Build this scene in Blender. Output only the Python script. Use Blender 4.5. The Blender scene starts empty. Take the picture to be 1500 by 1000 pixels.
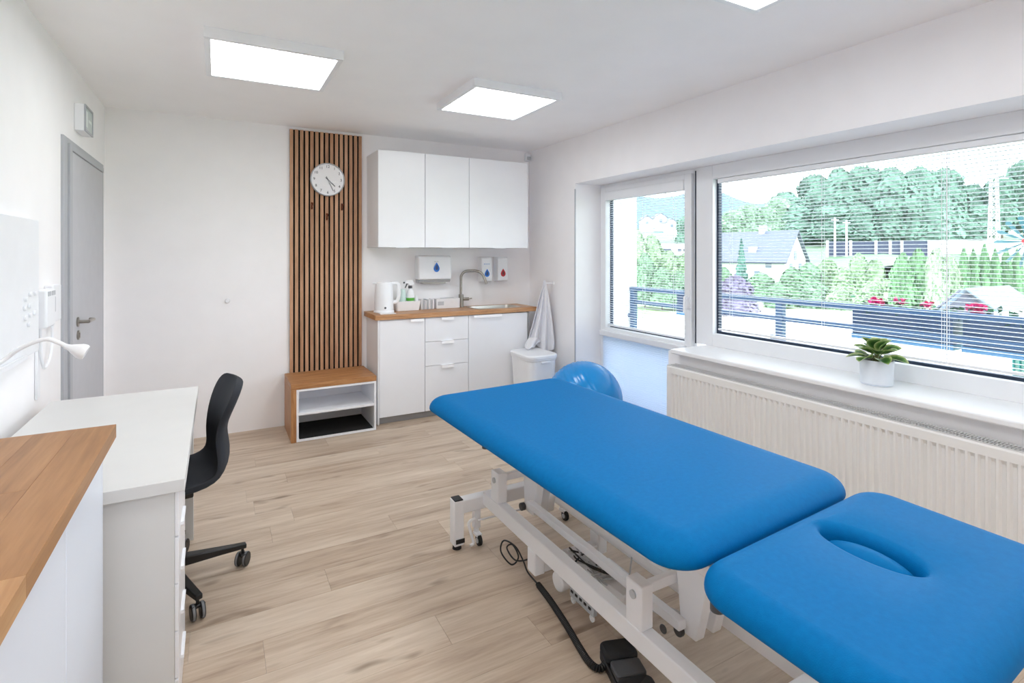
import bpy, bmesh, math, random
import numpy as np
from mathutils import Vector, Matrix, Euler
random.seed(7); rng = np.random.default_rng(7)
S = bpy.context.scene; COL = S.collection; PI = math.pi

# ------------------------------------------------------------------ camera, sky, exposure
YAW = math.radians(28.8); CAM_H = 1.40
cd = bpy.data.cameras.new('camera'); cam = bpy.data.objects.new('camera', cd); COL.objects.link(cam)
cam.location = (0, 0, CAM_H); cam.rotation_euler = (PI / 2, 0, -YAW)
cd.sensor_fit = 'HORIZONTAL'; cd.sensor_width = 36.0; cd.lens = 783.6 / 1500 * 36; cd.shift_y = -128.2 / 1500
cd.clip_start = 0.02; cd.clip_end = 3000
S.camera = cam
wd = bpy.data.worlds.new('overcast_sky'); S.world = wd; wd.use_nodes = True
bgn = wd.node_tree.nodes['Background']; bgn.inputs[0].default_value = (0.90, 0.945, 1.0, 1); bgn.inputs[1].default_value = 4.7
LED = 6.5
S.view_settings.view_transform = 'Standard'; S.view_settings.look = 'None'
S.view_settings.exposure = 0.72; S.view_settings.gamma = 1.0; S.view_settings.use_curve_mapping = False
S.cycles.max_bounces = 24; S.cycles.diffuse_bounces = 20; S.cycles.transparent_max_bounces = 16
S.cycles.glossy_bounces = 4; S.cycles.sample_clamp_indirect = 6; S.cycles.use_denoising = True
S.cycles.caustics_reflective = False; S.cycles.caustics_refractive = False

# ------------------------------------------------------------------ materials
def lin(c): return tuple(((v / 255) / 12.92 if v / 255 <= 0.04045 else ((v / 255 + 0.055) / 1.055) ** 2.4) for v in c)
def nt(name):
    m = bpy.data.materials.new(name); m.use_nodes = True
    return m, m.node_tree, m.node_tree.nodes['Principled BSDF']
def mat(name, rgb, rough=0.5, metal=0.0, var=0.04, scale=30, bump=0.0, bscale=None, spec=0.5, rnd=0.0, coat=0.0):
    m, t, b = nt(name); N = t.nodes; L = t.links
    tc = N.new('ShaderNodeTexCoord'); nz = N.new('ShaderNodeTexNoise'); nz.inputs['Scale'].default_value = scale; nz.inputs['Detail'].default_value = 3
    L.new(tc.outputs['Object'], nz.inputs['Vector'])
    mp = N.new('ShaderNodeMapRange'); mp.inputs[1].default_value = 0.3; mp.inputs[2].default_value = 0.7
    mp.inputs[3].default_value = 1 - var; mp.inputs[4].default_value = 1 + var; L.new(nz.outputs['Fac'], mp.inputs[0])
    hs = N.new('ShaderNodeHueSaturation'); hs.inputs['Color'].default_value = (*lin(rgb), 1)
    src = mp.outputs[0]
    if rnd:
        oi = N.new('ShaderNodeObjectInfo'); mr = N.new('ShaderNodeMapRange'); mr.inputs[3].default_value = 1 - rnd; mr.inputs[4].default_value = 1 + rnd
        L.new(oi.outputs['Random'], mr.inputs[0]); mu = N.new('ShaderNodeMath'); mu.operation = 'MULTIPLY'
        L.new(src, mu.inputs[0]); L.new(mr.outputs[0], mu.inputs[1]); src = mu.outputs[0]
    L.new(src, hs.inputs['Value']); L.new(hs.outputs[0], b.inputs['Base Color'])
    b.inputs['Roughness'].default_value = rough; b.inputs['Metallic'].default_value = metal; b.inputs['Specular IOR Level'].default_value = spec
    b.inputs['Coat Weight'].default_value = coat
    if bump:
        bn = N.new('ShaderNodeTexNoise'); bn.inputs['Scale'].default_value = bscale or scale * 4; bn.inputs['Detail'].default_value = 4
        L.new(tc.outputs['Object'], bn.inputs['Vector']); bp = N.new('ShaderNodeBump'); bp.inputs['Strength'].default_value = bump; bp.inputs['Distance'].default_value = 0.01
        L.new(bn.outputs['Fac'], bp.inputs['Height']); L.new(bp.outputs[0], b.inputs['Normal'])
    return m
def wood(name, stops, stretch, rough=0.45, rnd=0.0, grain=1.0, knots=False, bump=0.05):
    """stops: list of (pos,rgb); stretch: per-axis noise scale (small along the grain)"""
    m, t, b = nt(name); N = t.nodes; L = t.links
    tc = N.new('ShaderNodeTexCoord'); oi = N.new('ShaderNodeObjectInfo')
    mu = N.new('ShaderNodeVectorMath'); mu.operation = 'MULTIPLY'; mu.inputs[1].default_value = stretch
    L.new(tc.outputs['Object'], mu.inputs[0])
    sc = N.new('ShaderNodeMath'); sc.operation = 'MULTIPLY'; sc.inputs[1].default_value = 57.0; L.new(oi.outputs['Random'], sc.inputs[0])
    ad = N.new('ShaderNodeVectorMath'); ad.operation = 'ADD'; L.new(mu.outputs[0], ad.inputs[0]); L.new(sc.outputs[0], ad.inputs[1])
    n1 = N.new('ShaderNodeTexNoise'); n1.inputs['Scale'].default_value = 1.0; n1.inputs['Detail'].default_value = 6; n1.inputs['Roughness'].default_value = 0.62; n1.inputs['Distortion'].default_value = 0.35
    L.new(ad.outputs[0], n1.inputs['Vector'])
    n2 = N.new('ShaderNodeTexNoise'); n2.inputs['Scale'].default_value = 5.0; n2.inputs['Detail'].default_value = 3; L.new(ad.outputs[0], n2.inputs['Vector'])
    mx = N.new('ShaderNodeMath'); mx.operation = 'MULTIPLY_ADD'; mx.inputs[1].default_value = 0.35 * grain; L.new(n2.outputs['Fac'], mx.inputs[0]); L.new(n1.outputs['Fac'], mx.inputs[2])
    sb = N.new('ShaderNodeMath'); sb.operation = 'SUBTRACT'; sb.inputs[1].default_value = 0.175 * grain; L.new(mx.outputs[0], sb.inputs[0])
    src = sb.outputs[0]
    if rnd:
        mr = N.new('ShaderNodeMapRange'); mr.inputs[3].default_value = -rnd; mr.inputs[4].default_value = rnd; L.new(oi.outputs['Random'], mr.inputs[0])
        a2 = N.new('ShaderNodeMath'); L.new(src, a2.inputs[0]); L.new(mr.outputs[0], a2.inputs[1]); src = a2.outputs[0]
    rp = N.new('ShaderNodeValToRGB'); e = rp.color_ramp.elements
    e[0].position, e[0].color = stops[0][0], (*lin(stops[0][1]), 1); e[1].position, e[1].color = stops[-1][0], (*lin(stops[-1][1]), 1)
    for p, c in stops[1:-1]:
        q = e.new(p); q.color = (*lin(c), 1)
    L.new(src, rp.inputs[0]); col = rp.outputs[0]
    if knots:
        mk = N.new('ShaderNodeVectorMath'); mk.operation = 'MULTIPLY'; mk.inputs[1].default_value = (2.2, 7.0, 1); L.new(tc.outputs['Object'], mk.inputs[0])
        a3 = N.new('ShaderNodeVectorMath'); L.new(mk.outputs[0], a3.inputs[0]); L.new(sc.outputs[0], a3.inputs[1])
        vo = N.new('ShaderNodeTexNoise'); vo.inputs['Scale'].default_value = 1.6; vo.inputs['Detail'].default_value = 2; L.new(a3.outputs[0], vo.inputs['Vector'])
        kr = N.new('ShaderNodeMapRange'); kr.inputs[1].default_value = 0.66; kr.inputs[2].default_value = 0.78; kr.inputs[3].default_value = 0; kr.inputs[4].default_value = 0.75; L.new(vo.outputs['Fac'], kr.inputs[0])
        mi = N.new('ShaderNodeMix'); mi.data_type = 'RGBA'; L.new(kr.outputs[0], mi.inputs[0]); L.new(col, mi.inputs[6]); mi.inputs[7].default_value = (*lin((118, 98, 80)), 1); col = mi.outputs[2]
    L.new(col, b.inputs['Base Color']); b.inputs['Roughness'].default_value = rough
    bp = N.new('ShaderNodeBump'); bp.inputs['Strength'].default_value = bump; bp.inputs['Distance'].default_value = 0.003; L.new(n2.outputs['Fac'], bp.inputs['Height']); L.new(bp.outputs[0], b.inputs['Normal'])
    return m
def emit(name, rgb, s):
    m, t, b = nt(name); b.inputs['Base Color'].default_value = (0.9, 0.9, 0.9, 1)
    b.inputs['Emission Color'].default_value = (*rgb, 1); b.inputs['Emission Strength'].default_value = s
    return m
def glass(name, tint=(0.97, 0.99, 1.0), refl=0.06):
    m = bpy.data.materials.new(name); m.use_nodes = True; t = m.node_tree; t.nodes.clear()
    o = t.nodes.new('ShaderNodeOutputMaterial'); mx = t.nodes.new('ShaderNodeMixShader'); tr = t.nodes.new('ShaderNodeBsdfTransparent'); gl = t.nodes.new('ShaderNodeBsdfGlossy')
    lw = t.nodes.new('ShaderNodeLayerWeight'); lw.inputs[0].default_value = 0.12
    mr = t.nodes.new('ShaderNodeMapRange'); mr.inputs[3].default_value = refl * 0.5; mr.inputs[4].default_value = 0.5
    tr.inputs[0].default_value = (*tint, 1); gl.inputs['Roughness'].default_value = 0.02
    t.links.new(lw.outputs['Fresnel'], mr.inputs[0]); t.links.new(mr.outputs[0], mx.inputs[0]); t.links.new(tr.outputs[0], mx.inputs[1]); t.links.new(gl.outputs[0], mx.inputs[2]); t.links.new(mx.outputs[0], o.inputs[0])
    return m

M = {}
M['wall'] = mat('white_wall_paint', (246, 245, 246), 0.75, var=0.012, scale=6, bump=0.04, bscale=180)
M['ceiling'] = mat('white_ceiling_paint', (248, 247, 247), 0.8, var=0.012, scale=4, bump=0.03, bscale=150)
M['handle'] = mat('bright_white_handle', (252, 252, 253), 0.3, var=0.01)
M['cab'] = mat('white_cabinet_lacquer', (236, 237, 240), 0.28, var=0.01, scale=5)
M['cabmat'] = mat('white_melamine', (232, 233, 234), 0.5, var=0.012, scale=8)
M['desk'] = mat('warm_white_desk_laminate', (216, 216, 214), 0.4, var=0.012, scale=8)
M['plastic'] = mat('white_plastic', (238, 240, 243), 0.35, var=0.012, scale=12)
M['greyplastic'] = mat('light_grey_plastic', (186, 190, 194), 0.45, var=0.03)
M['darkgrey'] = mat('dark_grey_plastic', (70, 72, 76), 0.45, var=0.05)
M['plinth'] = mat('grey_plinth', (150, 150, 150), 0.45, var=0.03)
M['black'] = mat('black_plastic', (18, 19, 21), 0.42, var=0.1)
M['rubber'] = mat('black_rubber', (26, 26, 28), 0.75, var=0.1)
M['greyrubber'] = mat('grey_rubber_tyre', (120, 122, 126), 0.6, var=0.06)
M['felt'] = mat('black_felt', (12, 11, 11), 0.95, var=0.2, scale=200)
M['chair'] = mat('black_chair_fabric', (38, 41, 48), 0.85, var=0.12, scale=260, bump=0.25, bscale=600)
M['upvc'] = mat('white_window_frame', (233, 235, 238), 0.35, var=0.01, scale=8)
M['gasket'] = mat('dark_gasket', (28, 44, 66), 0.6, var=0.05)
M['slat'] = mat('white_blind_slat', (206, 210, 216), 0.5, var=0.01)
M['pleat'] = mat('pale_blue_white_blind_slat', (232, 238, 246), 0.55, var=0.01)
def translucent(name, rgb, k):
    m, t, b = nt(name); b.inputs['Base Color'].default_value = (*lin(rgb), 1); b.inputs['Roughness'].default_value = 0.6
    tl = t.nodes.new('ShaderNodeBsdfTranslucent'); tl.inputs[0].default_value = (*lin(rgb), 1); mx = t.nodes.new('ShaderNodeMixShader'); mx.inputs[0].default_value = k
    nz = t.nodes.new('ShaderNodeTexNoise'); nz.inputs['Scale'].default_value = 90; bp = t.nodes.new('ShaderNodeBump'); bp.inputs['Strength'].default_value = 0.05; t.links.new(nz.outputs['Fac'], bp.inputs['Height']); t.links.new(bp.outputs[0], b.inputs['Normal'])
    o = t.nodes['Material Output']; t.links.new(b.outputs[0], mx.inputs[1]); t.links.new(tl.outputs[0], mx.inputs[2]); t.links.new(mx.outputs[0], o.inputs[0]); return m
M['pleat'] = translucent('pale_blue_white_blind_fabric', (232, 240, 250), 0.35)
M['lowcab'] = mat('blue_shaded_cabinet_white', (218, 224, 234), 0.3, var=0.01, scale=5)  # cabinet white with dim bluish window light put into the colour
M['cord'] = mat('white_blind_cord', (240, 242, 244), 0.7, var=0.02)
M['sill'] = mat('white_sill', (240, 241, 243), 0.32, var=0.012, scale=5)
M['radiator'] = mat('white_radiator_enamel', (232, 231, 229), 0.35, var=0.008, scale=5)
M['grille'] = mat('radiator_grille_enamel', (205, 205, 205), 0.4, var=0.02)
M['greydoor'] = mat('grey_door_laminate', (192, 193, 198), 0.5, var=0.02, scale=12)
M['greyframe'] = mat('grey_door_frame', (176, 179, 184), 0.5, var=0.02, scale=12)
M['steel'] = mat('brushed_steel', (190, 186, 178), 0.28, metal=1.0, var=0.05, scale=80)
M['nickel'] = mat('brushed_nickel', (168, 163, 155), 0.33, metal=1.0, var=0.06, scale=90)
M['chrome'] = mat('chrome', (205, 207, 210), 0.15, metal=1.0, var=0.02)
M['bedframe'] = mat('white_powder_coat', (232, 233, 236), 0.38, var=0.012, scale=10)
M['vinyl'] = mat('blue_vinyl_upholstery', (0, 104, 164), 0.55, var=0.05, scale=70, bump=0.10, bscale=420, spec=0.06)
M['ply'] = mat('pale_plywood', (196, 170, 132), 0.6, var=0.08, scale=60)
M['ball'] = mat('glossy_blue_ball', (0, 134, 208), 0.22, var=0.02, scale=6, spec=0.6)
M['towel'] = mat('white_terry_towel', (240, 240, 244), 0.95, var=0.03, scale=200, bump=0.5, bscale=500)
M['pot'] = mat('white_ceramic_pot', (222, 228, 236), 0.3, var=0.01)
M['soil'] = mat('potting_soil', (52, 40, 32), 0.95, var=0.3, scale=120, bump=0.8, bscale=150)
M['stem'] = mat('plant_stem', (112, 120, 76), 0.6, var=0.1)
M['clockface'] = mat('white_clock_face', (250, 250, 252), 0.5, var=0.008)
M['ink'] = mat('dark_print', (48, 50, 60), 0.6, var=0.05)
M['hands'] = mat('grey_clock_hands', (90, 94, 102), 0.4, var=0.04)
M['bronze'] = mat('bronze_hook', (112, 58, 34), 0.4, metal=0.6, var=0.1)
M['bluedrop'] = mat('blue_drop_window', (24, 110, 205), 0.25, var=0.03)
M['bluedark'] = mat('dark_blue_drop_centre', (10, 52, 112), 0.3, var=0.03)
M['reddrop'] = mat('red_drop_window', (196, 24, 48), 0.25, var=0.03)
M['reddark'] = mat('dark_red_drop_centre', (104, 8, 22), 0.3, var=0.03)
M['green'] = mat('green_label_print', (92, 178, 62), 0.5, var=0.04)
M['palegreen'] = mat('pale_green_liquid_bottle', (206, 228, 222), 0.2, var=0.03)
M['paper'] = mat('white_paper', (232, 233, 235), 0.8, var=0.02)
M['led'] = emit('led_diffuser', (0.965, 0.985, 1.0), LED)
M['signface'] = mat('greenish_grey_sign_face', (186, 198, 196), 0.3, var=0.03)
M['signmark'] = mat('pale_sign_pictogram', (226, 236, 232), 0.4, var=0.02)
M['glass'] = glass('window_glass'); M['lens'] = glass('clock_lens', (1, 1, 1), 0.03)
M['oak'] = wood('oiled_oak_stave', [(0.15, (128, 88, 51)), (0.42, (158, 113, 70)), (0.58, (170, 125, 81)), (0.85, (190, 148, 102))], (30, 2.0, 30), 0.42, rnd=0.17, grain=0.7)
M['oakx'] = wood('oak_worktop', [(0.22, (140, 96, 60)), (0.42, (176, 128, 86)), (0.58, (192, 146, 102)), (0.8, (206, 166, 124))], (4, 46, 46), 0.4)
M['oakb'] = wood('oak_bench_board', [(0.22, (128, 84, 46)), (0.42, (160, 110, 66)), (0.58, (180, 130, 84)), (0.8, (198, 150, 102))], (4, 42, 42), 0.4)
M['oakv'] = wood('oak_bench_upright', [(0.22, (128, 84, 46)), (0.42, (160, 110, 66)), (0.58, (180, 130, 84)), (0.8, (198, 150, 102))], (42, 42, 4), 0.4)
M['slatwood'] = wood('oak_wall_slat', [(0.22, (156, 114, 84)), (0.5, (190, 146, 112)), (0.8, (212, 172, 140))], (60, 60, 4), 0.55, rnd=0.10)
M['plank'] = wood('pale_oak_floor_plank', [(0.12, (136, 116, 97)), (0.36, (178, 158, 138)), (0.56, (195, 177, 157)), (0.84, (214, 199, 181))], (1.7, 19, 1), 0.5, rnd=0.09, grain=0.8, knots=True, bump=0.03)
# outdoors
M['terrace'] = mat('pale_terrace_paving', (216, 216, 212), 0.8, var=0.05, scale=3)
M['yard'] = mat('pale_concrete_yard', (226, 226, 222), 0.85, var=0.05, scale=0.3)
M['meadow'] = mat('meadow_grass', (120, 146, 100), 0.9, var=0.2, scale=0.15)
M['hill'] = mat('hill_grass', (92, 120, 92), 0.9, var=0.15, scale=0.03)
M['farhill'] = mat('hazed_wooded_hill', (64, 90, 106), 0.95, var=0.10, scale=0.03)  # bluish distance haze put into the hill colour
M['railing'] = mat('dark_blue_grey_railing', (12, 54, 88), 0.5, var=0.04)
M['planter'] = mat('dark_blue_flower_box', (8, 50, 88), 0.5, var=0.05)
M['planterlow'] = mat('light_blue_lower_band', (60, 108, 145), 0.5, var=0.04)  # lighter blue band along the foot of the flower box
M['render'] = mat('white_house_render', (206, 207, 208), 0.85, var=0.02, scale=0.5)
M['roof'] = mat('pale_grey_roof_sheet', (80, 88, 104), 0.6, var=0.04, scale=0.6)
M['shedroof'] = mat('pale_blue_grey_shed_roof', (88, 104, 116), 0.6, var=0.04, scale=1)
M['shedwall'] = mat('grey_timber_gable', (66, 70, 82), 0.8, var=0.08, scale=2)
M['chimney'] = mat('grey_chimney', (150, 154, 164), 0.8, var=0.05)
M['houseglass'] = mat('dark_house_window', (96, 108, 124), 0.25, var=0.04)
M['barrier'] = mat('dark_noise_panel', (34, 46, 72), 0.5, var=0.04)
M['concrete'] = mat('pale_concrete', (214, 212, 210), 0.85, var=0.05, scale=0.5)
M['teal'] = mat('teal_pinwheel_blade', (0, 84, 92), 0.4, var=0.04)
M['redhub'] = mat('red_pinwheel_hub', (206, 58, 64), 0.4, var=0.04)
M['tealdoor'] = mat('teal_gate', (24, 104, 98), 0.6, var=0.05)
M['galv'] = mat('galvanised_steel', (196, 200, 206), 0.6, var=0.04)
M['trunk'] = mat('tree_bark', (110, 98, 86), 0.9, var=0.2, scale=8)
def leafmat(n, rgb, v=0.35, s=1.2): return mat(n, rgb, 0.8, var=v, scale=s, spec=0.2, rnd=0.12)
M['leaf_forest'] = leafmat('forest_leaves', (98, 128, 112)); M['leaf_light'] = leafmat('light_leaves', (132, 156, 124)); M['leaf_bush'] = leafmat('garden_leaves', (106, 134, 108))  # greyish leaf greens, veiling haze put into the colour
M['leaf_thuja'] = leafmat('thuja_leaves', (92, 126, 90)); M['leaf_fir'] = leafmat('fir_needles', (80, 116, 106)); M['leaf_purple'] = leafmat('purple_leaves', (100, 96, 116)); M['leaf_hazed'] = leafmat('hazed_leaves', (130, 158, 132))  # palest set for far trees, distance haze put into the colour
M['leaf_box'] = leafmat('geranium_leaves', (48, 92, 66)); M['petal'] = mat('magenta_geranium_petal', (190, 8, 104), 0.6, var=0.15, scale=30)
# variegated house-plant leaf: cream margin around a green centre
def leaf_variegated():
    m, t, b = nt('variegated_leaf'); N = t.nodes; L = t.links
    tc = N.new('ShaderNodeTexCoord'); sp = N.new('ShaderNodeSeparateXYZ'); L.new(tc.outputs['Object'], sp.inputs[0])
    def mth(op, a, c):
        n = N.new('ShaderNodeMath'); n.operation = op
        for i, v in enumerate((a, c)):
            if isinstance(v, (int, float)): n.inputs[i].default_value = v
            else: L.new(v, n.inputs[i])
        return n.outputs[0]
    u = mth('DIVIDE', mth('SUBTRACT', sp.outputs[0], 0.5), 0.5); v = mth('DIVIDE', sp.outputs[1], 0.36)
    r = mth('ADD', mth('MULTIPLY', u, u), mth('MULTIPLY', v, v))
    nz = N.new('ShaderNodeTexNoise'); nz.inputs['Scale'].default_value = 7; L.new(tc.outputs['Object'], nz.inputs['Vector'])
    r2 = mth('ADD', r, mth('MULTIPLY', mth('SUBTRACT', nz.outputs['Fac'], 0.5), 0.5))
    rp = N.new('ShaderNodeValToRGB'); e = rp.color_ramp.elements
    e[0].position, e[0].color = 0.1, (*lin((40, 82, 34)), 1); e[1].position, e[1].color = 0.90, (*lin((206, 216, 158)), 1)
    q = e.new(0.5); q.color = (*lin((92, 138, 64)), 1)
    L.new(r2, rp.inputs[0]); L.new(rp.outputs[0], b.inputs['Base Color']); b.inputs['Roughness'].default_value = 0.38
    return m
M['leaf'] = leaf_variegated()

# ------------------------------------------------------------------ geometry helpers
class MB:
    def __init__(s): s.v = []; s.f = []
    def add(s, vs, fs):
        o = len(s.v); s.v += [tuple(v) for v in vs]; s.f += [tuple(i + o for i in f) for f in fs]; return s
    def box(s, x0, x1, y0, y1, z0, z1, mx=None):
        vs = [Vector((x, y, z)) for z in (z0, z1) for y in (y0, y1) for x in (x0, x1)]
        if mx is not None: vs = [mx @ v for v in vs]
        return s.add(vs, [(0, 2, 3, 1), (4, 5, 7, 6), (0, 1, 5, 4), (2, 6, 7, 3), (0, 4, 6, 2), (1, 3, 7, 5)])
    def bar(s, a, b, w, h, up=(0, 0, 1)):
        a = Vector(a); b = Vector(b); d = (b - a).normalized(); u = Vector(up); x = d.cross(u)
        if x.length < 1e-5: x = d.cross(Vector((1, 0, 0)))
        x.normalize(); u = x.cross(d).normalized()
        vs = [p + x * sx * w / 2 + u * su * h / 2 for p in (a, b) for sx, su in ((-1, -1), (1, -1), (1, 1), (-1, 1))]
        return s.add(vs, [(3, 2, 1, 0), (4, 5, 6, 7), (0, 1, 5, 4), (1, 2, 6, 5), (2, 3, 7, 6), (3, 0, 4, 7)])
    def tube(s, pts, r, n=10, caps=True):
        pts = [Vector(p) for p in pts]; rs = r if isinstance(r, (list, tuple)) else [r] * len(pts)
        t0 = (pts[1] - pts[0]).normalized(); ref = Vector((0, 0, 1)) if abs(t0.z) < 0.9 else Vector((1, 0, 0))
        x = t0.cross(ref).normalized(); rings = []
        for i, p in enumerate(pts):
            a = pts[max(0, i - 1)]; b = pts[min(len(pts) - 1, i + 1)]; t = (b - a).normalized()
            x = (x - t * x.dot(t)).normalized(); y = t.cross(x)
            rings.append([p + (x * math.cos(k * 2 * PI / n) + y * math.sin(k * 2 * PI / n)) * rs[i] for k in range(n)])
        return s.loft(rings, caps)
    def loft(s, rings, caps=True, closed=True):
        o = len(s.v); n = len(rings[0])
        for r in rings: s.v += [tuple(v) for v in r]
        for i in range(len(rings) - 1):
            for k in range(n if closed else n - 1):
                k2 = (k + 1) % n; a = o + i * n
                s.f.append((a + k, a + k2, a + n + k2, a + n + k))
        if caps:
            s.f.append(tuple(o + k for k in reversed(range(n)))); s.f.append(tuple(o + (len(rings) - 1) * n + k for k in range(n)))
        return s
    def cyl(s, a, b, r, n=24, r2=None): return s.tube([a, b], [r, r if r2 is None else r2], n)
    def lathe(s, prof, c=(0, 0, 0), n=32, axis='z', caps=False):
        rings = []
        for r, h in prof:
            ring = []
            for k in range(n):
                a = 2 * PI * k / n; p = (r * math.cos(a), r * math.sin(a), h)
                if axis == 'x': p = (p[2], p[0], p[1])
                if axis == 'y': p = (p[0], -p[2], p[1])
                ring.append((c[0] + p[0], c[1] + p[1], c[2] + p[2]))
            rings.append(ring)
        return s.loft(rings, caps)
    def grid(s, fn, nu, nv):
        o = len(s.v)
        for i in range(nu + 1):
            for j in range(nv + 1): s.v.append(tuple(fn(i / nu, j / nv)))
        for i in range(nu):
            for j in range(nv):
                a = o + i * (nv + 1) + j; s.f.append((a, a + nv + 1, a + nv + 2, a + 1))
        return s
    def prism(s, poly, off):
        """poly: list of 3-D points, off: extrusion vector"""
        off = Vector(off); P = [Vector(p) for p in poly]; n = len(P)
        return s.add(P + [p + off for p in P], [tuple(reversed(range(n))), tuple(range(n, 2 * n))] + [(k, (k + 1) % n, n + (k + 1) % n, n + k) for k in range(n)])

def setprops(o, label=None, cat=None, group=None, kind=None):
    if label: o['label'] = label
    if cat: o['category'] = cat
    if group: o['group'] = group
    if kind: o['kind'] = kind
    return o
ORG = {}
def build(name, mb, m, parent=None, bevel=0.0, seg=2, smooth=35, label=None, local=False, kind=None, solid=0, sub=0):
    me = bpy.data.meshes.new(name)
    org = Vector((0, 0, 0)) if (parent is None or local) else ORG[parent.name]
    me.from_pydata([tuple(Vector(v) - org) for v in mb.v], [], mb.f); me.validate(); me.update()
    bm = bmesh.new(); bm.from_mesh(me); bmesh.ops.recalc_face_normals(bm, faces=bm.faces[:]); bm.to_mesh(me); bm.free()
    me.materials.append(m)
    if smooth:
        me.polygons.foreach_set('use_smooth', [True] * len(me.polygons)); me.set_sharp_from_angle(angle=math.radians(smooth))
    o = bpy.data.objects.new(name, me); COL.objects.link(o)
    if parent is not None: o.parent = parent; ORG[o.name] = org
    else: ORG[o.name] = Vector((0, 0, 0))
    if solid:
        k = o.modifiers.new('thickness', 'SOLIDIFY'); k.thickness = solid; k.offset = 0
    if bevel:
        k = o.modifiers.new('edge', 'BEVEL'); k.width = bevel; k.segments = seg; k.limit_method = 'ANGLE'; k.angle_limit = math.radians(40)
    if sub:
        k = o.modifiers.new('smooth', 'SUBSURF'); k.levels = sub; k.render_levels = sub
    if label: o['label'] = label
    if kind: o['kind'] = kind
    return o
def thing(name, label, cat, loc=(0, 0, 0), group=None, rotz=0.0):
    o = bpy.data.objects.new(name, None); COL.objects.link(o); o.empty_display_size = 0.05
    o.location = loc; o.rotation_euler = (0, 0, rotz); ORG[o.name] = Vector(loc)
    return setprops(o, label, cat, group)
def struct(name, mb=None, m=None, loc=(0, 0, 0), **k):
    if mb is None:
        o = bpy.data.objects.new(name, None); COL.objects.link(o); o.location = loc; ORG[o.name] = Vector(loc)
    else: o = build(name, mb, m, **k)
    o['kind'] = 'structure'; return o
def copy_tree(o, parent=None):
    c = o.copy(); COL.objects.link(c); c.parent = parent
    for ch in list(o.children): copy_tree(ch, c)
    return c
def share(name, me, m, parent, loc=(0, 0, 0), rot=(0, 0, 0), scale=(1, 1, 1)):
    o = bpy.data.objects.new(name, me); COL.objects.link(o); o.parent = parent; o.location = loc; o.rotation_euler = rot; o.scale = scale
    return o
def mesh_of(name, mb, m, smooth=35):
    me = bpy.data.meshes.new(name); me.from_pydata(mb.v, [], mb.f); me.update(); me.materials.append(m)
    bm = bmesh.new(); bm.from_mesh(me); bmesh.ops.recalc_face_normals(bm, faces=bm.faces[:]); bm.to_mesh(me); bm.free()
    if smooth:
        me.polygons.foreach_set('use_smooth', [True] * len(me.polygons)); me.set_sharp_from_angle(angle=math.radians(smooth))
    return me
def spline(pts, n=8):
    P = [Vector(p) for p in pts]; out = []
    for i in range(len(P) - 1):
        a = P[max(0, i - 1)]; b = P[i]; c = P[i + 1]; d = P[min(len(P) - 1, i + 2)]
        for k in range(n):
            t = k / n
            out.append(0.5 * ((2 * b) + (c - a) * t + (2 * a - 5 * b + 4 * c - d) * t * t + (3 * b - a - 3 * c + d) * t ** 3))
    return out + [P[-1]]
def rrect(x0, x1, y0, y1, r, n=6):
    out = []
    for cx, cy, a0 in ((x1 - r, y1 - r, 0), (x0 + r, y1 - r, PI / 2), (x0 + r, y0 + r, PI), (x1 - r, y0 + r, 1.5 * PI)):
        out += [(cx + r * math.cos(a0 + k * PI / 2 / n), cy + r * math.sin(a0 + k * PI / 2 / n)) for k in range(n + 1)]
    return out

# ------------------------------------------------------------------ room shell
XL, XR, YB, YF, ZC = -0.705, 2.80, 4.72, -2.2, 2.445
XO = 3.16                                                        # outer face of the window wall
WY0, WY1, DY0, DY1, ZT, ZS = -0.35, 2.79, 2.79, 3.92, 2.03, 0.715  # window and balcony-door opening
struct('wall_left', MB().box(XL - 0.15, XL, YF, YB, -0.1, ZC), M['wall'])
struct('wall_back', MB().box(XL - 0.15, XO, YB, YB + 0.2, -0.1, ZC + 0.2), M['wall'])
struct('wall_front', MB().box(XL - 0.15, XO, YF - 0.2, YF, -0.1, ZC + 0.2), M['wall'])
w = MB().box(XR, XO, YF, WY0, -0.1, ZC).box(XR, XO, WY0, WY1, -0.1, ZS).box(XR, XO, DY1, YB, -0.1, ZC).box(XR, XO, WY0, DY1, ZT, ZC)
struct('wall_right', w, M['wall'])
struct('ceiling', MB().box(XL - 0.15, XO, YF, YB, ZC, ZC + 0.2), M['ceiling'])
fl = struct('floor', MB().box(XL - 0.15, XO, YF - 0.2, YB + 0.2, -0.1, -0.004), M['plinth'])
# floor planks, each a piece of the floor: rows run along x
PW, PL = 0.175, 1.22
pm = mesh_of('plank', MB().box(0, PL - 0.0008, 0, PW - 0.0008, -0.006, 0), M['plank'])
joints = {2.66: 0.80, 2.485: 1.01, 2.31: 0.415, 2.835: 0.234, 1.96: 0.143, 1.785: 0.737, 2.135: 1.13}
y = 3.01 - 30 * PW
cutm = {}
while y < YB:
    if y + PW > YF:
        j = next((v for k, v in joints.items() if abs(k - y) < 0.02), None)
        if j is None: j = random.uniform(0, PL)
        x = j - 5 * PL
        while x < XO:
            a, b = max(x, XL), min(x + PL, XO - 0.05)
            if b - a > 0.04 and not (a > XR and not (DY0 - 0.2 < y < DY1)):
                if x < XL or x + PL > XO - 0.05 or y + PW > YB or y < YF:
                    o = build('plank', MB().box(0, b - a - 0.0008, 0, min(PW, YB - y) - 0.0008, -0.006, 0), M['plank'], fl, local=True)
                    o.location = (a, max(y, YF), 0)
                else:
                    share('plank', pm, None, fl, (x, y, 0))
            x += PL
    y += PW
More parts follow.
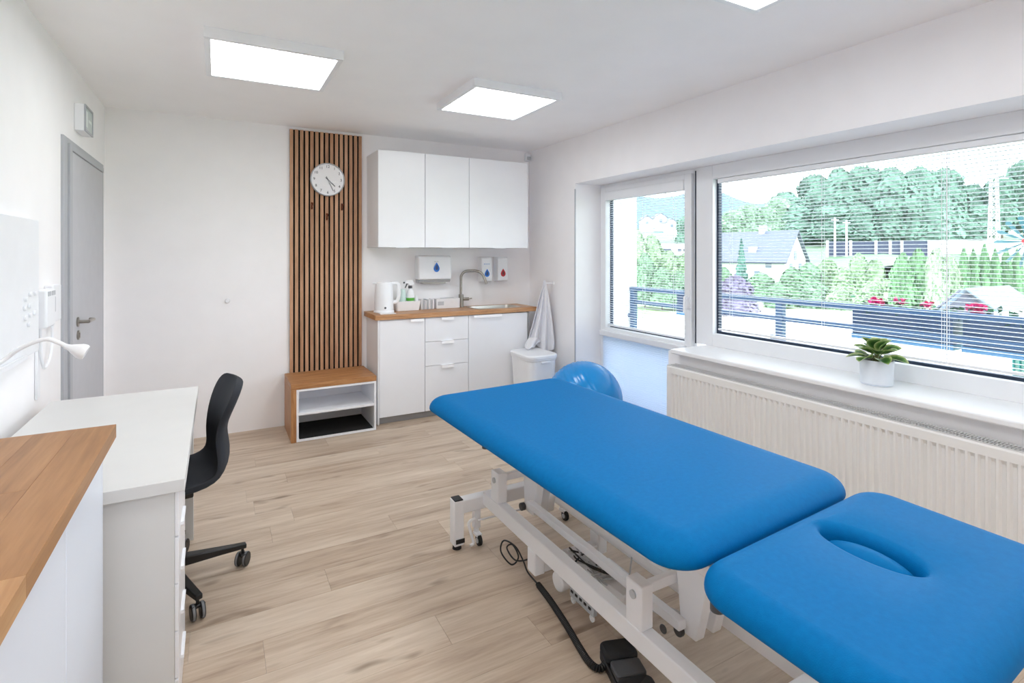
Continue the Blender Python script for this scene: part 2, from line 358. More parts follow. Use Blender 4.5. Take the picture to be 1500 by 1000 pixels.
# skirting strip of rough edge at the back wall is absent in the room: only a thin dark trim under the kitchen
# ------------------------------------------------------------------ window and balcony door
def frame_rect(mb, y0, y1, z0, z1, t, x0, x1):
    tl, tr, tb, tt = t if isinstance(t, tuple) else (t,) * 4
    mb.box(x0, x1, y0, y0 + tr, z0, z1).box(x0, x1, y1 - tl, y1, z0, z1).box(x0, x1, y0 + tr, y1 - tl, z0, z0 + tb).box(x0, x1, y0 + tr, y1 - tl, z1 - tt, z1)
win = struct('window_1', loc=(3.1, 1.6, ZS))
f = MB(); frame_rect(f, WY0, WY1, ZS + 0.03, ZT, (0.15, 0.14, 0.09, 0.10), 3.075, 3.15); build('window_frame', f, M['upvc'], win, bevel=0.004)
GY0, GY1, GZ0, GZ1 = WY0 + 0.14, WY1 - 0.15, ZS + 0.12, ZT - 0.10
f = MB(); frame_rect(f, GY0 - 0.004, GY1 + 0.004, GZ0 - 0.004, GZ1 + 0.004, (0.022, 0.022, 0.02, 0.02), 3.118, 3.15); build('gasket', f, M['gasket'], win)
build('glass_pane', MB().box(3.128, 3.134, GY0, GY1, GZ0, GZ1), M['glass'], win, smooth=0)
door = struct('door_1', loc=(3.1, 3.35, 0))
f = MB(); frame_rect(f, DY0, DY1, 0.0, ZT, (0.045, 0.03, 0.06, 0.045), 3.085, 3.15); build('door_frame', f, M['upvc'], door, bevel=0.003)
LY0, LY1, LZ0, LZ1 = DY0 + 0.028, DY1 - 0.04, 0.05, ZT - 0.035
f = MB(); frame_rect(f, LY0, LY1, LZ0, LZ1, (0.066, 0.066, 0.10, 0.10), 3.055, 3.14)
f.box(3.055, 3.14, LY0 + 0.066, LY1 - 0.066, 0.655, 0.74); build('door_leaf', f, M['upvc'], door, bevel=0.004)
for z0, z1 in ((0.15, 0.655), (0.74, LZ1 - 0.10)):
    f = MB(); frame_rect(f, LY0 + 0.064, LY1 - 0.064, z0 - 0.002, z1 + 0.002, 0.014, 3.112, 3.14); build('gasket', f, M['gasket'], door)
    build('glass_pane', MB().box(3.122, 3.128, LY0 + 0.066, LY1 - 0.066, z0, z1), M['glass'], door, smooth=0)
h = MB().box(3.043, 3.056, 2.824, 2.856, 1.0, 1.13).tube(spline([(3.045, 2.84, 1.085), (3.02, 2.84, 1.085), (3.012, 2.842, 1.07), (3.012, 2.845, 0.97)], 5), 0.009, 10)
build('handle', h, M['plastic'], door, bevel=0.003)
build('weather_strip', MB().box(3.07, 3.09, DY0 + 0.001, DY0 + 0.005, 0.745, ZT - 0.02), M['gasket'], door)
tr = struct('trim_1', MB().box(2.795, 2.803, DY1 - 0.004, DY1 + 0.004, 0.0, 1.98), M['greyframe'])
sill = struct('window_sill', MB().box(2.73, 3.085, WY0 - 0.06, 2.705, 0.715, 0.746), M['sill'], bevel=0.008, seg=3)

# blinds
def blind(name, label, y0, y1, ztop, zbot, x, step, tilt, cords, w=0.024, matl='slat', headh=0.05, headd=0.035, xh=None, depth=0.0009):
    b = thing(name, label, 'blind', (x, (y0 + y1) / 2, ztop), 'blinds at the window wall')
    xh = x if xh is None else xh
    build('head_rail', MB().box(xh - headd / 2, xh + headd / 2, y0, y1, ztop, ztop + headh), M['upvc'], b, bevel=0.006)
    Ly = (y1 - y0) - 0.012
    def sec(k):   # slightly crowned slat, closed thin section
        top = [(-w / 2 + w * i / 4, 0.0022 * (1 - (2 * i / 4 - 1) ** 2)) for i in range(5)]
        return [(px, k * Ly / 2, pz) for px, pz in top] + [(px, k * Ly / 2, pz - depth) for px, pz in reversed(top)]
    sm = mesh_of(name + '_slat', MB().loft([sec(-1), sec(1)]), M[matl])
    z = ztop - step * 0.6
    while z > zbot + 0.018:
        share('slat', sm, None, b, (0, 0, z - ztop), (0, tilt, 0)); z -= step
    build('bottom_rail', MB().box(x - w * 0.6, x + w * 0.6, y0 + 0.006, y1 - 0.006, zbot, zbot + 0.014), M['upvc'], b, bevel=0.003)
    for cy, r in cords:
        build('ladder_cord', MB().cyl((x - w / 2 - 0.001, cy, ztop), (x - w / 2 - 0.001, cy, zbot), r, 6).cyl((x + w / 2 + 0.001, cy, ztop), (x + w / 2 + 0.001, cy, zbot), 0.0007, 6), M['cord'], b)
    return b
blind('venetian_blind', 'white venetian blind with open slats across the wide window', GY0 + 0.004, GY1 - 0.035, GZ1 - 0.035, GZ0 + 0.03, 3.095, 0.0198, math.radians(3), ((0.75, 0.0015), (1.251, 0.0028), (1.272, 0.0012), (1.861, 0.0015), (2.50, 0.0015)), headh=0.034, headd=0.03)
blind('venetian_blind', 'white venetian blind with open slats in the upper pane of the balcony door', LY0 + 0.069, LY1 - 0.069, 1.876, 0.755, 3.092, 0.0198, math.radians(3), ((3.016, 0.0015), (3.356, 0.0012), (3.62, 0.0012)), headh=0.080, headd=0.045, xh=3.068)
blind('closed_blind', 'pale closed blind covering the lower pane of the balcony door', LY0 + 0.04, LY1 - 0.04, 0.672, 0.06, 3.045, 0.0152, math.radians(78), ((3.1, 0.0008), (3.55, 0.0008)), w=0.0175, matl='pleat', headh=0.048, headd=0.05, xh=3.03)

# ------------------------------------------------------------------ ceiling lights
def led(x, y, lab):
    t = thing('ceiling_light', lab, 'light', (x, y, ZC), 'square ceiling lights')
    f = MB(); s = 0.312; k = 0.285; z0 = ZC - 0.05
    f.box(x - s, x + s, y - s, y - k, z0, ZC).box(x - s, x + s, y + k, y + s, z0, ZC).box(x - s, x - k, y - k, y + k, z0, ZC).box(x + k, x + s, y - k, y + k, z0, ZC)
    build('frame', f, M['plastic'], t, bevel=0.002)
    build('diffuser', MB().box(x - k, x + k, y - k, y + k, z0 + 0.006, z0 + 0.012), M['led'], t, smooth=0)
led(0.255, 3.135, 'square white ceiling light panel nearest the grey door')
led(1.64, 3.19, 'square white ceiling light panel in front of the wall cabinets')
led(1.64, 1.15, 'square white ceiling light panel cut off by the top edge above the window side')
led(0.255, 1.10, 'added square ceiling light panel, unseen overhead on the desk side'); led(0.255, -0.90, 'added square ceiling light panel, unseen behind the camera on the desk side')  # unseen panels added to brighten the room
led(1.64, -0.90, 'added square ceiling light panel, unseen behind the camera on the window side')  # another unseen panel, added as fill light

# ------------------------------------------------------------------ kitchen
KX0, KX1, KY = 1.140, 2.550, 4.34
def handle_tab(mb, x0, x1, z, y=KY):
    return mb.box(x0, x1, y - 0.024, y + 0.004, z, z + 0.003).box(x0, x1, y - 0.024, y - 0.021, z - 0.022, z + 0.003)
def front(parent, name, x0, x1, z0, z1, hx0, hx1, hz):
    d = build(name, MB().box(x0, x1, KY, KY + 0.018, z0, z1), M['cab'], parent, bevel=0.0015)
    if hx0 is not None: build('handle', handle_tab(MB(), hx0, hx1, hz), M['handle'], d, bevel=0.0008)
ZB0, ZB1 = 0.062, 0.853
def carcass(x0, x1, z0, z1, y0, y1, t=0.016):
    return MB().box(x0, x0 + t, y0, y1, z0, z1).box(x1 - t, x1, y0, y1, z0, z1).box(x0 + t, x1 - t, y0, y1, z0, z0 + t).box(x0 + t, x1 - t, y0, y1, z1 - t, z1).box(x0 + t, x1 - t, y1 - 0.008, y1, z0 + t, z1 - t)
c = thing('base_cabinet', 'white base cabinet with one tall door beside the oak bench', 'cabinet', (1.34, 4.53, 0), 'white base cabinets under the kitchen worktop')
build('body', carcass(1.154, 1.541, ZB0, 0.860, KY + 0.02, YB - 0.004), M['cabmat'], c)
build('side_panel', MB().box(1.140, 1.153, KY + 0.001, YB - 0.004, 0.004, 0.860), M['cabmat'], c, bevel=0.001)
front(c, 'door', 1.1545, 1.5405, ZB0, ZB1, 1.41, 1.525, ZB1)
build('plinth', MB().box(1.154, 1.541, KY + 0.045, KY + 0.06, 0, 0.06), M['plinth'], c)
c = thing('drawer_cabinet', 'white base cabinet with three stacked drawers below the paper towel dispenser', 'cabinet', (1.74, 4.53, 0), 'white base cabinets under the kitchen worktop')
build('body', carcass(1.5425, 1.9455, ZB0, 0.860, KY + 0.02, YB - 0.004), M['cabmat'], c)
for z0, z1 in ((0.652, ZB1), (0.445, 0.649), (ZB0, 0.442)): front(c, 'drawer', 1.5445, 1.9435, z0, z1, 1.685, 1.80, z1)
build('plinth', MB().box(1.5425, 1.9455, KY + 0.045, KY + 0.06, 0, 0.06), M['plinth'], c)
c = thing('sink_cabinet', 'wide white base cabinet with one door below the steel sink', 'cabinet', (2.25, 4.53, 0), 'white base cabinets under the kitchen worktop')
sb = carcass(1.947, 2.553, ZB0, 0.60, KY + 0.02, YB - 0.004); sb.box(1.947, 1.963, KY + 0.02, YB - 0.004, 0.60, 0.860).box(2.537, 2.553, KY + 0.02, YB - 0.004, 0.60, 0.860)
build('body', sb, M['cabmat'], c)
front(c, 'door', 1.9485, 2.551, ZB0, ZB1, 1.99, 2.27, ZB1)
build('filler_panel', MB().box(2.556, 2.572, KY + 0.004, YB - 0.004, 0.004, 0.860), M['plinth'], c)
build('plinth', MB().box(1.947, 2.553, KY + 0.045, KY + 0.06, 0, 0.06), M['plinth'], c)
SX0, SX1, SY0, SY1 = 2.06, 2.50, 4.395, 4.625
wt = MB(); z0, z1 = 0.8605, 0.9
wt.box(1.118, SX0, 4.326, YB - 0.003, z0, z1).box(SX1, 2.645, 4.326, YB - 0.003, z0, z1).box(SX0, SX1, 4.326, SY0, z0, z1).box(SX0, SX1, SY1, YB - 0.003, z0, z1)
setprops(build('worktop', wt, M['oakx'], bevel=0.0), 'oak kitchen worktop with a sink cut-out on white base cabinets', 'worktop')
sk = thing('sink', 'small inset stainless steel sink in the oak worktop', 'sink', (2.28, 4.51, 0.9))
o_ = rrect(SX0 - 0.018, SX1 + 0.018, SY0 - 0.018, SY1 + 0.018, 0.05); i_ = rrect(SX0 + 0.008, SX1 - 0.008, SY0 + 0.008, SY1 - 0.008, 0.045); b_ = rrect(SX0 + 0.03, SX1 - 0.03, SY0 + 0.03, SY1 - 0.03, 0.04)
build('basin', MB().loft([[(x, y, 0.9005) for x, y in o_], [(x, y, 0.9035) for x, y in o_], [(x, y, 0.9035) for x, y in i_], [(x, y, 0.77) for x, y in b_]], caps=False).add([(x, y, 0.77) for x, y in b_], [tuple(range(len(b_)))]), M['steel'], sk, smooth=50)
build('drain', MB().lathe([(0.0001, 0.772), (0.036, 0.772), (0.038, 0.7705)], (2.28, 4.51, 0), 24), M['chrome'], sk)
fa = thing('faucet', 'brushed nickel gooseneck faucet behind the sink', 'faucet', (2.012, 4.655, 0.9))
fx, fy = 2.008, 4.65
build('body', MB().cyl((fx, fy, 0.9), (fx, fy, 0.905), 0.028).cyl((fx, fy, 0.905), (fx, fy, 1.02), 0.0235), M['nickel'], fa, bevel=0.002)
sp = [(fx, fy, 1.02), (fx, fy, 1.17)] + [(fx + 0.06 - 0.06 * math.cos(a), fy - 0.015 * math.sin(a), 1.18 + 0.06 * math.sin(a)) for a in np.linspace(0.1, PI / 2, 8)] + [(fx + 0.13 + 0.075 * math.sin(a), fy - 0.015 - 0.06 * math.sin(a) , 1.165 + 0.075 * math.cos(a)) for a in np.linspace(0.05, PI * 0.44, 8)] + [(fx + 0.222, fy - 0.095, 1.118)]
build('spout', MB().tube(sp, 0.0125, 14), M['nickel'], fa)
build('lever', MB().cyl((fx + 0.015, fy, 0.975), (fx + 0.075, fy - 0.012, 0.975), 0.014, 16).cyl((fx + 0.075, fy - 0.012, 0.975), (fx + 0.105, fy - 0.016, 0.980), 0.005, 10), M['nickel'], fa)
WZ0, WZ1 = 1.455, 2.252
def wallcab(x0, x1, lab):
    c = thing('wall_cabinet', lab, 'cabinet', ((x0 + x1) / 2, 4.53, WZ0), 'white wall cabinets above the kitchen worktop')
    build('body', carcass(x0 + 0.001, x1 - 0.001, WZ0, WZ1, KY + 0.02, YB - 0.002), M['cabmat'], c, bevel=0.001)
    d = build('door', MB().box(x0 + 0.0015, x1 - 0.0015, KY, KY + 0.018, WZ0, WZ1), M['cab'], c, bevel=0.0015)
    build('handle', MB().box((x0 + x1) / 2 - 0.055, (x0 + x1) / 2 + 0.055, KY - 0.012, KY + 0.01, WZ0 - 0.004, WZ0 - 0.001), M['plastic'], d)
wallcab(1.142, 1.5435, 'white wall cabinet nearest the slatted oak panel'); wallcab(1.5445, 1.9525, 'white wall cabinet in the middle of the row of three'); wallcab(1.9535, 2.560, 'wide white wall cabinet above the sink nearest the window wall')

# things on and above the worktop
k = thing('kettle', 'white electric kettle on its base at the end of the worktop', 'kettle', (1.245, 4.535, 0.9))
kx, ky = 1.245, 4.54
build('base', MB().lathe([(0.0001, 0.901), (0.085, 0.901), (0.088, 0.908), (0.08, 0.922), (0.0001, 0.922)], (kx, ky, 0), 32), M['plastic'], k)
build('body', MB().lathe([(0.0001, 0.923), (0.080, 0.923), (0.081, 0.96), (0.078, 1.06), (0.072, 1.140), (0.070, 1.144)], (kx, ky, 0), 36), M['plastic'], k)
build('lid', MB().lathe([(0.071, 1.145), (0.066, 1.158), (0.03, 1.164), (0.0001, 1.165)], (kx, ky, 0), 32), M['plastic'], k)
build('spout', MB().prism([(kx - 0.068, ky - 0.02, 1.145), (kx - 0.068, ky + 0.02, 1.145), (kx - 0.098, ky, 1.145)], (0.0, 0, 0.014)), M['plastic'], k, bevel=0.003)
build('handle', MB().tube(spline([(kx + 0.066, ky, 1.145), (kx + 0.115, ky - 0.005, 1.143), (kx + 0.128, ky - 0.006, 1.10), (kx + 0.126, ky - 0.006, 1.03), (kx + 0.108, ky - 0.004, 0.99), (kx + 0.076, ky, 0.985)], 6), 0.017, 12), M['plastic'], k)
build('power_switch', MB().cyl((kx - 0.01, ky - 0.082, 0.945), (kx - 0.01, ky - 0.078, 0.945), 0.009, 16), M['darkgrey'], k)
cl = setprops(build('dish_cloth', MB().box(1.175, 1.305, 4.375, 4.47, 0.9005, 0.906), M['paper'], bevel=0.002), 'folded white cloth lying on the worktop in front of the kettle', 'cloth')
t = thing('storage_tray', 'white open storage tray with bottles on the worktop', 'tray', (1.465, 4.60, 0.9))
ro = rrect(1.352, 1.582, 4.545, 4.66, 0.02); rb = rrect(1.366, 1.568, 4.557, 4.648, 0.016); ri = rrect(1.356, 1.578, 4.549, 4.656, 0.017)
build('tray_shell', MB().loft([[(x, y, 0.91) for x, y in rb], [(x, y, 0.902) for x, y in rb], [(x, y, 0.985) for x, y in ro], [(x, y, 0.985) for x, y in ri], [(x, y, 0.91) for x, y in rb]], caps=False).add([(x, y, 0.909) for x, y in rb], [tuple(range(len(rb)))]), M['plastic'], t)
bt = thing('spray_bottle', 'white trigger spray bottle with a green label in the tray', 'bottle', (1.50, 4.6, 0.91))
bx, by = 1.497, 4.60
build('bottle_body', MB().lathe([(0.0001, 0.911), (0.033, 0.911), (0.035, 0.92), (0.034, 1.04), (0.026, 1.075), (0.014, 1.09), (0.013, 1.105)], (bx, by, 0), 24), M['plastic'], bt)
build('collar', MB().lathe([(0.017, 1.095), (0.018, 1.10), (0.018, 1.118), (0.012, 1.120)], (bx, by, 0), 20), M['darkgrey'], bt)
build('spray_head', MB().prism([(bx - 0.05, by - 0.012, 1.138), (bx - 0.05, by - 0.012, 1.152), (bx - 0.03, by - 0.012, 1.168), (bx + 0.02, by - 0.012, 1.168), (bx + 0.04, by - 0.012, 1.14), (bx + 0.014, by - 0.012, 1.118), (bx - 0.012, by - 0.012, 1.118), (bx - 0.02, by - 0.012, 1.138)], (0, 0.024, 0)), M['plastic'], bt, bevel=0.004)
build('trigger', MB().prism([(bx - 0.022, by - 0.006, 1.138), (bx - 0.034, by - 0.006, 1.138), (bx - 0.05, by - 0.006, 1.10), (bx - 0.043, by - 0.006, 1.099)], (0, 0.012, 0)).cyl((bx - 0.062, by, 1.146), (bx - 0.048, by, 1.146), 0.008, 12), M['darkgrey'], bt)
build('label_print', MB().lathe([(0.0348, 0.985), (0.0352, 0.99), (0.0352, 1.006), (0.0346, 1.012)], (bx, by, 0), 24), M['green'], bt)
b2 = thing('refill_bottle', 'pale green refill bottle standing behind in the tray', 'bottle', (1.425, 4.615, 0.91))
build('bottle_body', MB().lathe([(0.0001, 0.911), (0.034, 0.911), (0.036, 0.92), (0.036, 1.06), (0.03, 1.085), (0.0001, 1.09)], (1.423, 4.615, 0), 24), M['palegreen'], b2)
b3 = thing('soap_sachet', 'small white bottle at the end of the tray beside the spray bottle', 'bottle', (1.55, 4.59, 0.91))
build('bottle_body', MB().lathe([(0.0001, 0.911), (0.017, 0.911), (0.018, 0.92), (0.017, 1.0), (0.010, 1.015), (0.010, 1.03), (0.0001, 1.031)], (1.552, 4.595, 0), 18), M['plastic'], b3)
pt = thing('paper_stack', 'low stack of folded paper towels between the tray and the white carton', 'paper', (1.665, 4.64, 0.9))
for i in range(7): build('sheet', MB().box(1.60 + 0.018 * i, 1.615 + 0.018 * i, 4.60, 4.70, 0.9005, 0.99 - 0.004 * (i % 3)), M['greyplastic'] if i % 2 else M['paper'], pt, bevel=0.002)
ct = thing('glove_carton', 'low white carton lying behind the faucet on the worktop', 'carton', (1.86, 4.65, 0.9))
build('carton_body', MB().box(1.745, 1.975, 4.60, 4.695, 0.9005, 0.99), M['paper'], ct, bevel=0.002)
build('opening_flap', MB().box(1.80, 1.93, 4.625, 4.67, 0.9905, 0.993), M['greyplastic'], ct)
build('printed_panel', MB().box(1.757, 1.815, 4.5985, 4.5995, 0.93, 0.965), M['greyplastic'], ct)

def drop(cx, cy, cz, w, h):
    pts = []
    for i in range(28):
        a = 2 * PI * i / 28; r = 1.0; s = math.sin(a); px = math.cos(a) * (1 if s < 0 else (1 - 0.85 * s ** 1.6)); pz = s * (0.8 if s < 0 else 1.35)
        pts.append((cx + px * w / 2, cy, cz + pz * h / 2.15))
    return MB().prism(pts, (0, 0.002, 0))
pd = thing('paper_towel_dispenser', 'wide white paper towel dispenser with a blue drop window on the wall', 'dispenser', (1.745, 4.72, 1.25))
f = MB(); prof = [(4.719, 1.385), (4.63, 1.385), (4.612, 1.36), (4.606, 1.20), (4.612, 1.165), (4.719, 1.165)]
f.prism([(1.578, y, z) for y, z in prof], (0.318, 0, 0)); build('cover', f, M['plastic'], pd, bevel=0.012, seg=3)
build('lower_lip', MB().prism([(1.585, 4.719, 1.163), (1.585, 4.615, 1.163), (1.585, 4.640, 1.138), (1.585, 4.719, 1.138)], (0.305, 0, 0)), M['greyplastic'], pd, bevel=0.003)
build('towel_slot', MB().box(1.63, 1.85, 4.643, 4.71, 1.130, 1.1375), M['nickel'], pd)
build('level_window', drop(1.748, 4.604, 1.268, 0.056, 0.088), M['bluedrop'], pd); build('window_centre', drop(1.748, 4.6025, 1.272, 0.030, 0.055), M['bluedark'], pd)
build('maker_mark', MB().box(1.728, 1.738, 4.6055, 4.6075, 1.328, 1.334).box(1.742, 1.748, 4.6055, 4.6075, 1.328, 1.333).box(1.754, 1.764, 4.6055, 4.6075, 1.328, 1.334), M['greyplastic'], pd)
def soap(x, lab, a, b, mark):
    s = thing('soap_dispenser', lab, 'dispenser', (x, 4.72, 1.25), 'soap dispensers beside the sink')
    prof = [(4.719, 1.372), (4.64, 1.372), (4.627, 1.355), (4.622, 1.17), (4.63, 1.135), (4.719, 1.13)]
    build('cover', MB().prism([(x - 0.058, y, z) for y, z in prof], (0.116, 0, 0)), M['plastic'], s, bevel=0.010, seg=3)
    build('level_window', drop(x, 4.619, 1.208, 0.052, 0.078), M[a], s); build('window_centre', drop(x, 4.6175, 1.210, 0.024, 0.045), M[b], s)
    if mark: build('maker_mark', MB().box(x - 0.032, x - 0.024, 4.6225, 4.6245, 1.300, 1.306).box(x - 0.02, x + 0.03, 4.6225, 4.6245, 1.301, 1.304), M['bluedrop'], s)
soap(2.268, 'white soap dispenser with a blue drop window', 'bluedrop', 'bluedark', True); soap(2.442, 'white soap dispenser with a red drop window', 'reddrop', 'reddark', False)
sn = thing('motion_sensor', 'small white motion sensor high in the far corner', 'sensor', (2.76, 4.68, 2.38))
build('housing', MB().box(2.735, 2.79, 4.672, 4.719, 2.345, 2.425), M['plastic'], sn, bevel=0.006); build('sensor_lens', MB().box(2.742, 2.783, 4.662, 4.672, 2.352, 2.385), M['greyplastic'], sn, bevel=0.004)
setprops(build('door_stopper', MB().lathe([(0.0001, 0.022), (0.012, 0.022), (0.017, 0.014), (0.018, 0)], (0.065, 4.72, 1.035), 24, axis='y').box(0.06, 0.07, 4.716, 4.7195, 1.03, 1.04), M['plastic']), 'round white bumper knob on the bare back wall', 'knob')

# ------------------------------------------------------------------ slatted panel, clock, hooks, bench
sp_ = thing('slat_panel', 'tall oak slat wall panel on black felt beside the wall cabinets', 'panel', (0.80, 4.72, 0))
PX0, PX1 = 0.514, 1.094
build('felt_backing', MB().box(PX0, PX1, 4.708, 4.7195, 0.0, 2.42), M['felt'], sp_)
pit = (PX1 - PX0) / 14.64
sl = mesh_of('slat', MB().box(0, 0.0252, -0.011, 0, 0.0, 2.42), M['slatwood'])
for i in range(15): share('slat', sl, None, sp_, (PX0 + i * pit - 0.80, 4.708 - 4.72, 0))
ck = thing('wall_clock', 'round white wall clock showing twenty-six past four on the slatted panel', 'clock', (0.806, 4.69, 2.022))
CX, CY, CZ, CR = 0.806, 4.668, 2.022, 0.137
build('case', MB().lathe([(CR, -0.026), (CR + 0.001, 0.008), (CR - 0.003, 0.012), (CR - 0.006, 0.010), (CR - 0.007, 0.0)], (CX, CY, CZ), 64, axis='y'), M['greyplastic'], ck, label='slim pale grey rim')
build('dial', MB().cyl((CX, CY + 0.002, CZ), (CX, CY - 0.001, CZ), CR - 0.004, 64), M['clockface'], ck)
def text_mesh(txt, size, xc, yc, zc):
    cu = bpy.data.curves.new('t', 'FONT'); cu.body = txt; cu.size = size; cu.align_x = 'CENTER'; cu.align_y = 'CENTER'; cu.extrude = 0.0004; cu.resolution_u = 3
    o = bpy.data.objects.new('t', cu); COL.objects.link(o); dg = bpy.context.evaluated_depsgraph_get(); dg.update()
    me = bpy.data.meshes.new_from_object(o.evaluated_get(dg)); vs = [(xc + v.co.x, yc - v.co.z, zc + v.co.y) for v in me.vertices]; fs = [tuple(p.vertices) for p in me.polygons]
    bpy.data.objects.remove(o); bpy.data.curves.remove(cu); bpy.data.meshes.remove(me); return vs, fs
for hnum in range(1, 13):
    a = hnum * PI / 6; vs, fs = text_mesh(str(hnum), 0.031, CX + 0.108 * math.sin(a), CY - 0.0018, CZ + 0.108 * math.cos(a))
    build('numeral', MB().add(vs, fs), M['ink'], ck, smooth=0)
def hand(name, ang, l, tail, w, dy):
    d = Vector((math.sin(ang), 0, math.cos(ang))); c0 = Vector((CX, CY - dy, CZ)); build(name, MB().bar(c0 - d * tail, c0 + d * l, w, 0.0008, up=(0, 1, 0)), M['hands'], ck)
hand('hour_hand', math.radians(133), 0.079, 0.024, 0.007, 0.004); hand('minute_hand', math.radians(155), 0.104, 0.028, 0.0042, 0.0055)
build('hand_cap', MB().cyl((CX, CY - 0.003, CZ), (CX, CY - 0.0075, CZ), 0.005, 16), M['hands'], ck)
build('lens', MB().lathe([(CR - 0.006, 0.010), (CR * 0.75, 0.0125), (CR * 0.4, 0.0142), (0.0001, 0.0146)], (CX, CY, CZ), 48, axis='y'), M['lens'], ck)
for hx, hz, lab in ((0.684, 1.80, 'small bronze hook on the slats below the clock, nearest the bare wall'), (0.926, 1.80, 'small bronze hook on the slats below the clock, nearest the cabinets'), (0.804, 1.713, 'lowest small bronze hook centred below the clock')):
    h = thing('coat_hook', lab, 'hook', (hx, 4.697, hz), 'hooks below the clock')
    build('hook_plate', MB().box(hx - 0.007, hx + 0.007, 4.692, 4.6968, hz - 0.03, hz + 0.03), M['bronze'], h, bevel=0.002)
    build('peg', MB().tube(spline([(hx, 4.686, hz + 0.008), (hx, 4.668, hz + 0.004), (hx, 4.655, hz + 0.006), (hx, 4.650, hz + 0.022)], 5), 0.005, 8).tube(spline([(hx, 4.686, hz - 0.012), (hx, 4.672, hz - 0.02), (hx, 4.664, hz - 0.014)], 5), 0.004, 8), M['bronze'], h)
bn = thing('shoe_bench', 'oak topped shoe bench with an open white shelf unit below the slats', 'bench', (0.79, 4.46, 0))
BX0, BX1, BY0, BY1 = 0.473, 1.105, 4.245, 4.686
build('bench_top', MB().box(BX0, BX1, BY0, BY1, 0.392, 0.432), M['oakb'], bn, bevel=0.0015); build('oak_upright', MB().box(BX0, BX0 + 0.037, BY0, BY1, 0.001, 0.3915), M['oakv'], bn, bevel=0.0015)
cx0, cx1 = BX0 + 0.0375, BX1 - 0.002
build('shelf_case', carcass(cx0, cx1, 0.002, 0.391, BY0 + 0.002, BY1 - 0.002, 0.016), M['cab'], bn, bevel=0.001)
build('shelf', MB().box(cx0 + 0.0162, cx1 - 0.0162, BY0 + 0.006, BY1 - 0.012, 0.196, 0.214), M['cab'], bn, bevel=0.001)
setprops(build('shoe_mat', MB().box(cx0 + 0.022, cx1 - 0.022, BY0 + 0.012, BY1 - 0.02, 0.0185, 0.023), M['felt'], bevel=0.001), 'black mat lying in the bottom of the shoe bench', 'mat')

# ------------------------------------------------------------------ bin, towel, ball
bi = thing('waste_bin', 'white lidded plastic bin under the hanging towel', 'bin', (2.475, 4.13, 0))
def rr3(x0, x1, y0, y1, r, z): return [(x, y, z) for x, y in rrect(x0, x1, y0, y1, r, 7)]
b0 = (2.322, 2.622, 3.90, 4.30)
build('bin_body', MB().loft([rr3(b0[0] + .03, b0[1] - .03, b0[2] + .03, b0[3] - .03, .06, 0.001), rr3(b0[0] + .008, b0[1] - .008, b0[2] + .008, b0[3] - .008, .07, 0.475), rr3(b0[0] + .002, b0[1] - .002, b0[2] + .002, b0[3] - .002, .07, 0.478), rr3(b0[0] + .002, b0[1] - .002, b0[2] + .002, b0[3] - .002, .07, 0.495)]), M['plastic'], bi, bevel=0.003)
build('lid', MB().loft([rr3(b0[0] - .004, b0[1] + .004, b0[2] - .004, b0[3] + .004, .075, 0.496), rr3(b0[0] - .004, b0[1] + .004, b0[2] - .004, b0[3] + .004, .075, 0.518), rr3(b0[0] + .006, b0[1] - .006, b0[2] + .006, b0[3] - .006, .07, 0.527)]), M['plastic'], bi, bevel=0.003)
build('grip', MB().box(2.43, 2.52, 3.891, 3.905, 0.455, 0.474), M['plastic'], bi, bevel=0.004)
hk = thing('towel_hook', 'small white hook on the window wall holding the towel', 'hook', (2.795, 4.27, 1.12))
build('hook_plate', MB().cyl((2.7995, 4.27, 1.12), (2.79, 4.27, 1.12), 0.018, 20), M['plastic'], hk); build('peg', MB().tube([(2.79, 4.27, 1.12), (2.70, 4.27, 1.125), (2.688, 4.27, 1.14)], 0.006, 10), M['plastic'], hk)
TD = Vector((0.93, -0.36)); TN = Vector((-0.36, -0.93))
def towel(u, v):
    w_ = 0.018 + 0.235 * min(1, v * 1.1) ** 0.85; ph = u - 0.5
    fold = math.cos(u * 6.2 * PI + 1.2 * v) * (0.005 + 0.020 * min(1, v * 1.5)) + 0.010 * math.sin(u * 17 + v * 4)
    c = Vector((2.692 - 0.045 * v ** 1.3, 4.262)) + TD * (ph * w_) + TN * (fold + 0.006)
    z = 1.135 - v * (0.60 if u < 0.55 else 0.66) * (1 - 0.05 * math.sin(u * 8)) + 0.02 * (1 - min(1, v * 8)) * (1 - (2 * ph) ** 2)
    return (min(c.x, 2.790), c.y, max(z, 0.534 if c.x < 2.62 else 0.46))
tw = build('towel', MB().grid(towel, 48, 60), M['towel'], solid=0.006, smooth=70); setprops(tw, 'white towel hanging from the wall hook above the bin', 'towel')
def hem(u, v):
    x, y, z = towel(0.05 + 0.45 * u, 0.90); bx = x - 0.11 * v - 0.012 * math.sin(u * 7); by = y - 0.10 * v * (1 - 0.4 * u) - 0.012
    zz = (1 - v) * z + v * 0.545 + 0.018 * math.sin(v * PI) + 0.010 * math.cos(u * 11) * v
    return (bx, by, max(0.5345, zz))
build('towel_end', MB().grid(hem, 24, 16), M['towel'], tw, solid=0.007, smooth=70)
ba = thing('exercise_ball', 'glossy blue exercise ball by the balcony door', 'ball', (2.44, 3.30, 0))
R = 0.29; prof = []
for i in range(97):
    a = -PI / 2 + PI * i / 96; g = 0.0014 * math.cos(i * PI / 2) if 30 < i < 66 else 0.0
    prof.append((max(0.0001, (R + g) * math.cos(a)), (R + g) * math.sin(a)))
bo = build('ball_skin', MB().lathe(prof, (0, 0, 0), 64), M['ball'], ba, local=True, smooth=80); bo.location = (0, 0, R + 0.001); bo.rotation_euler = (math.radians(28), math.radians(52), 0)
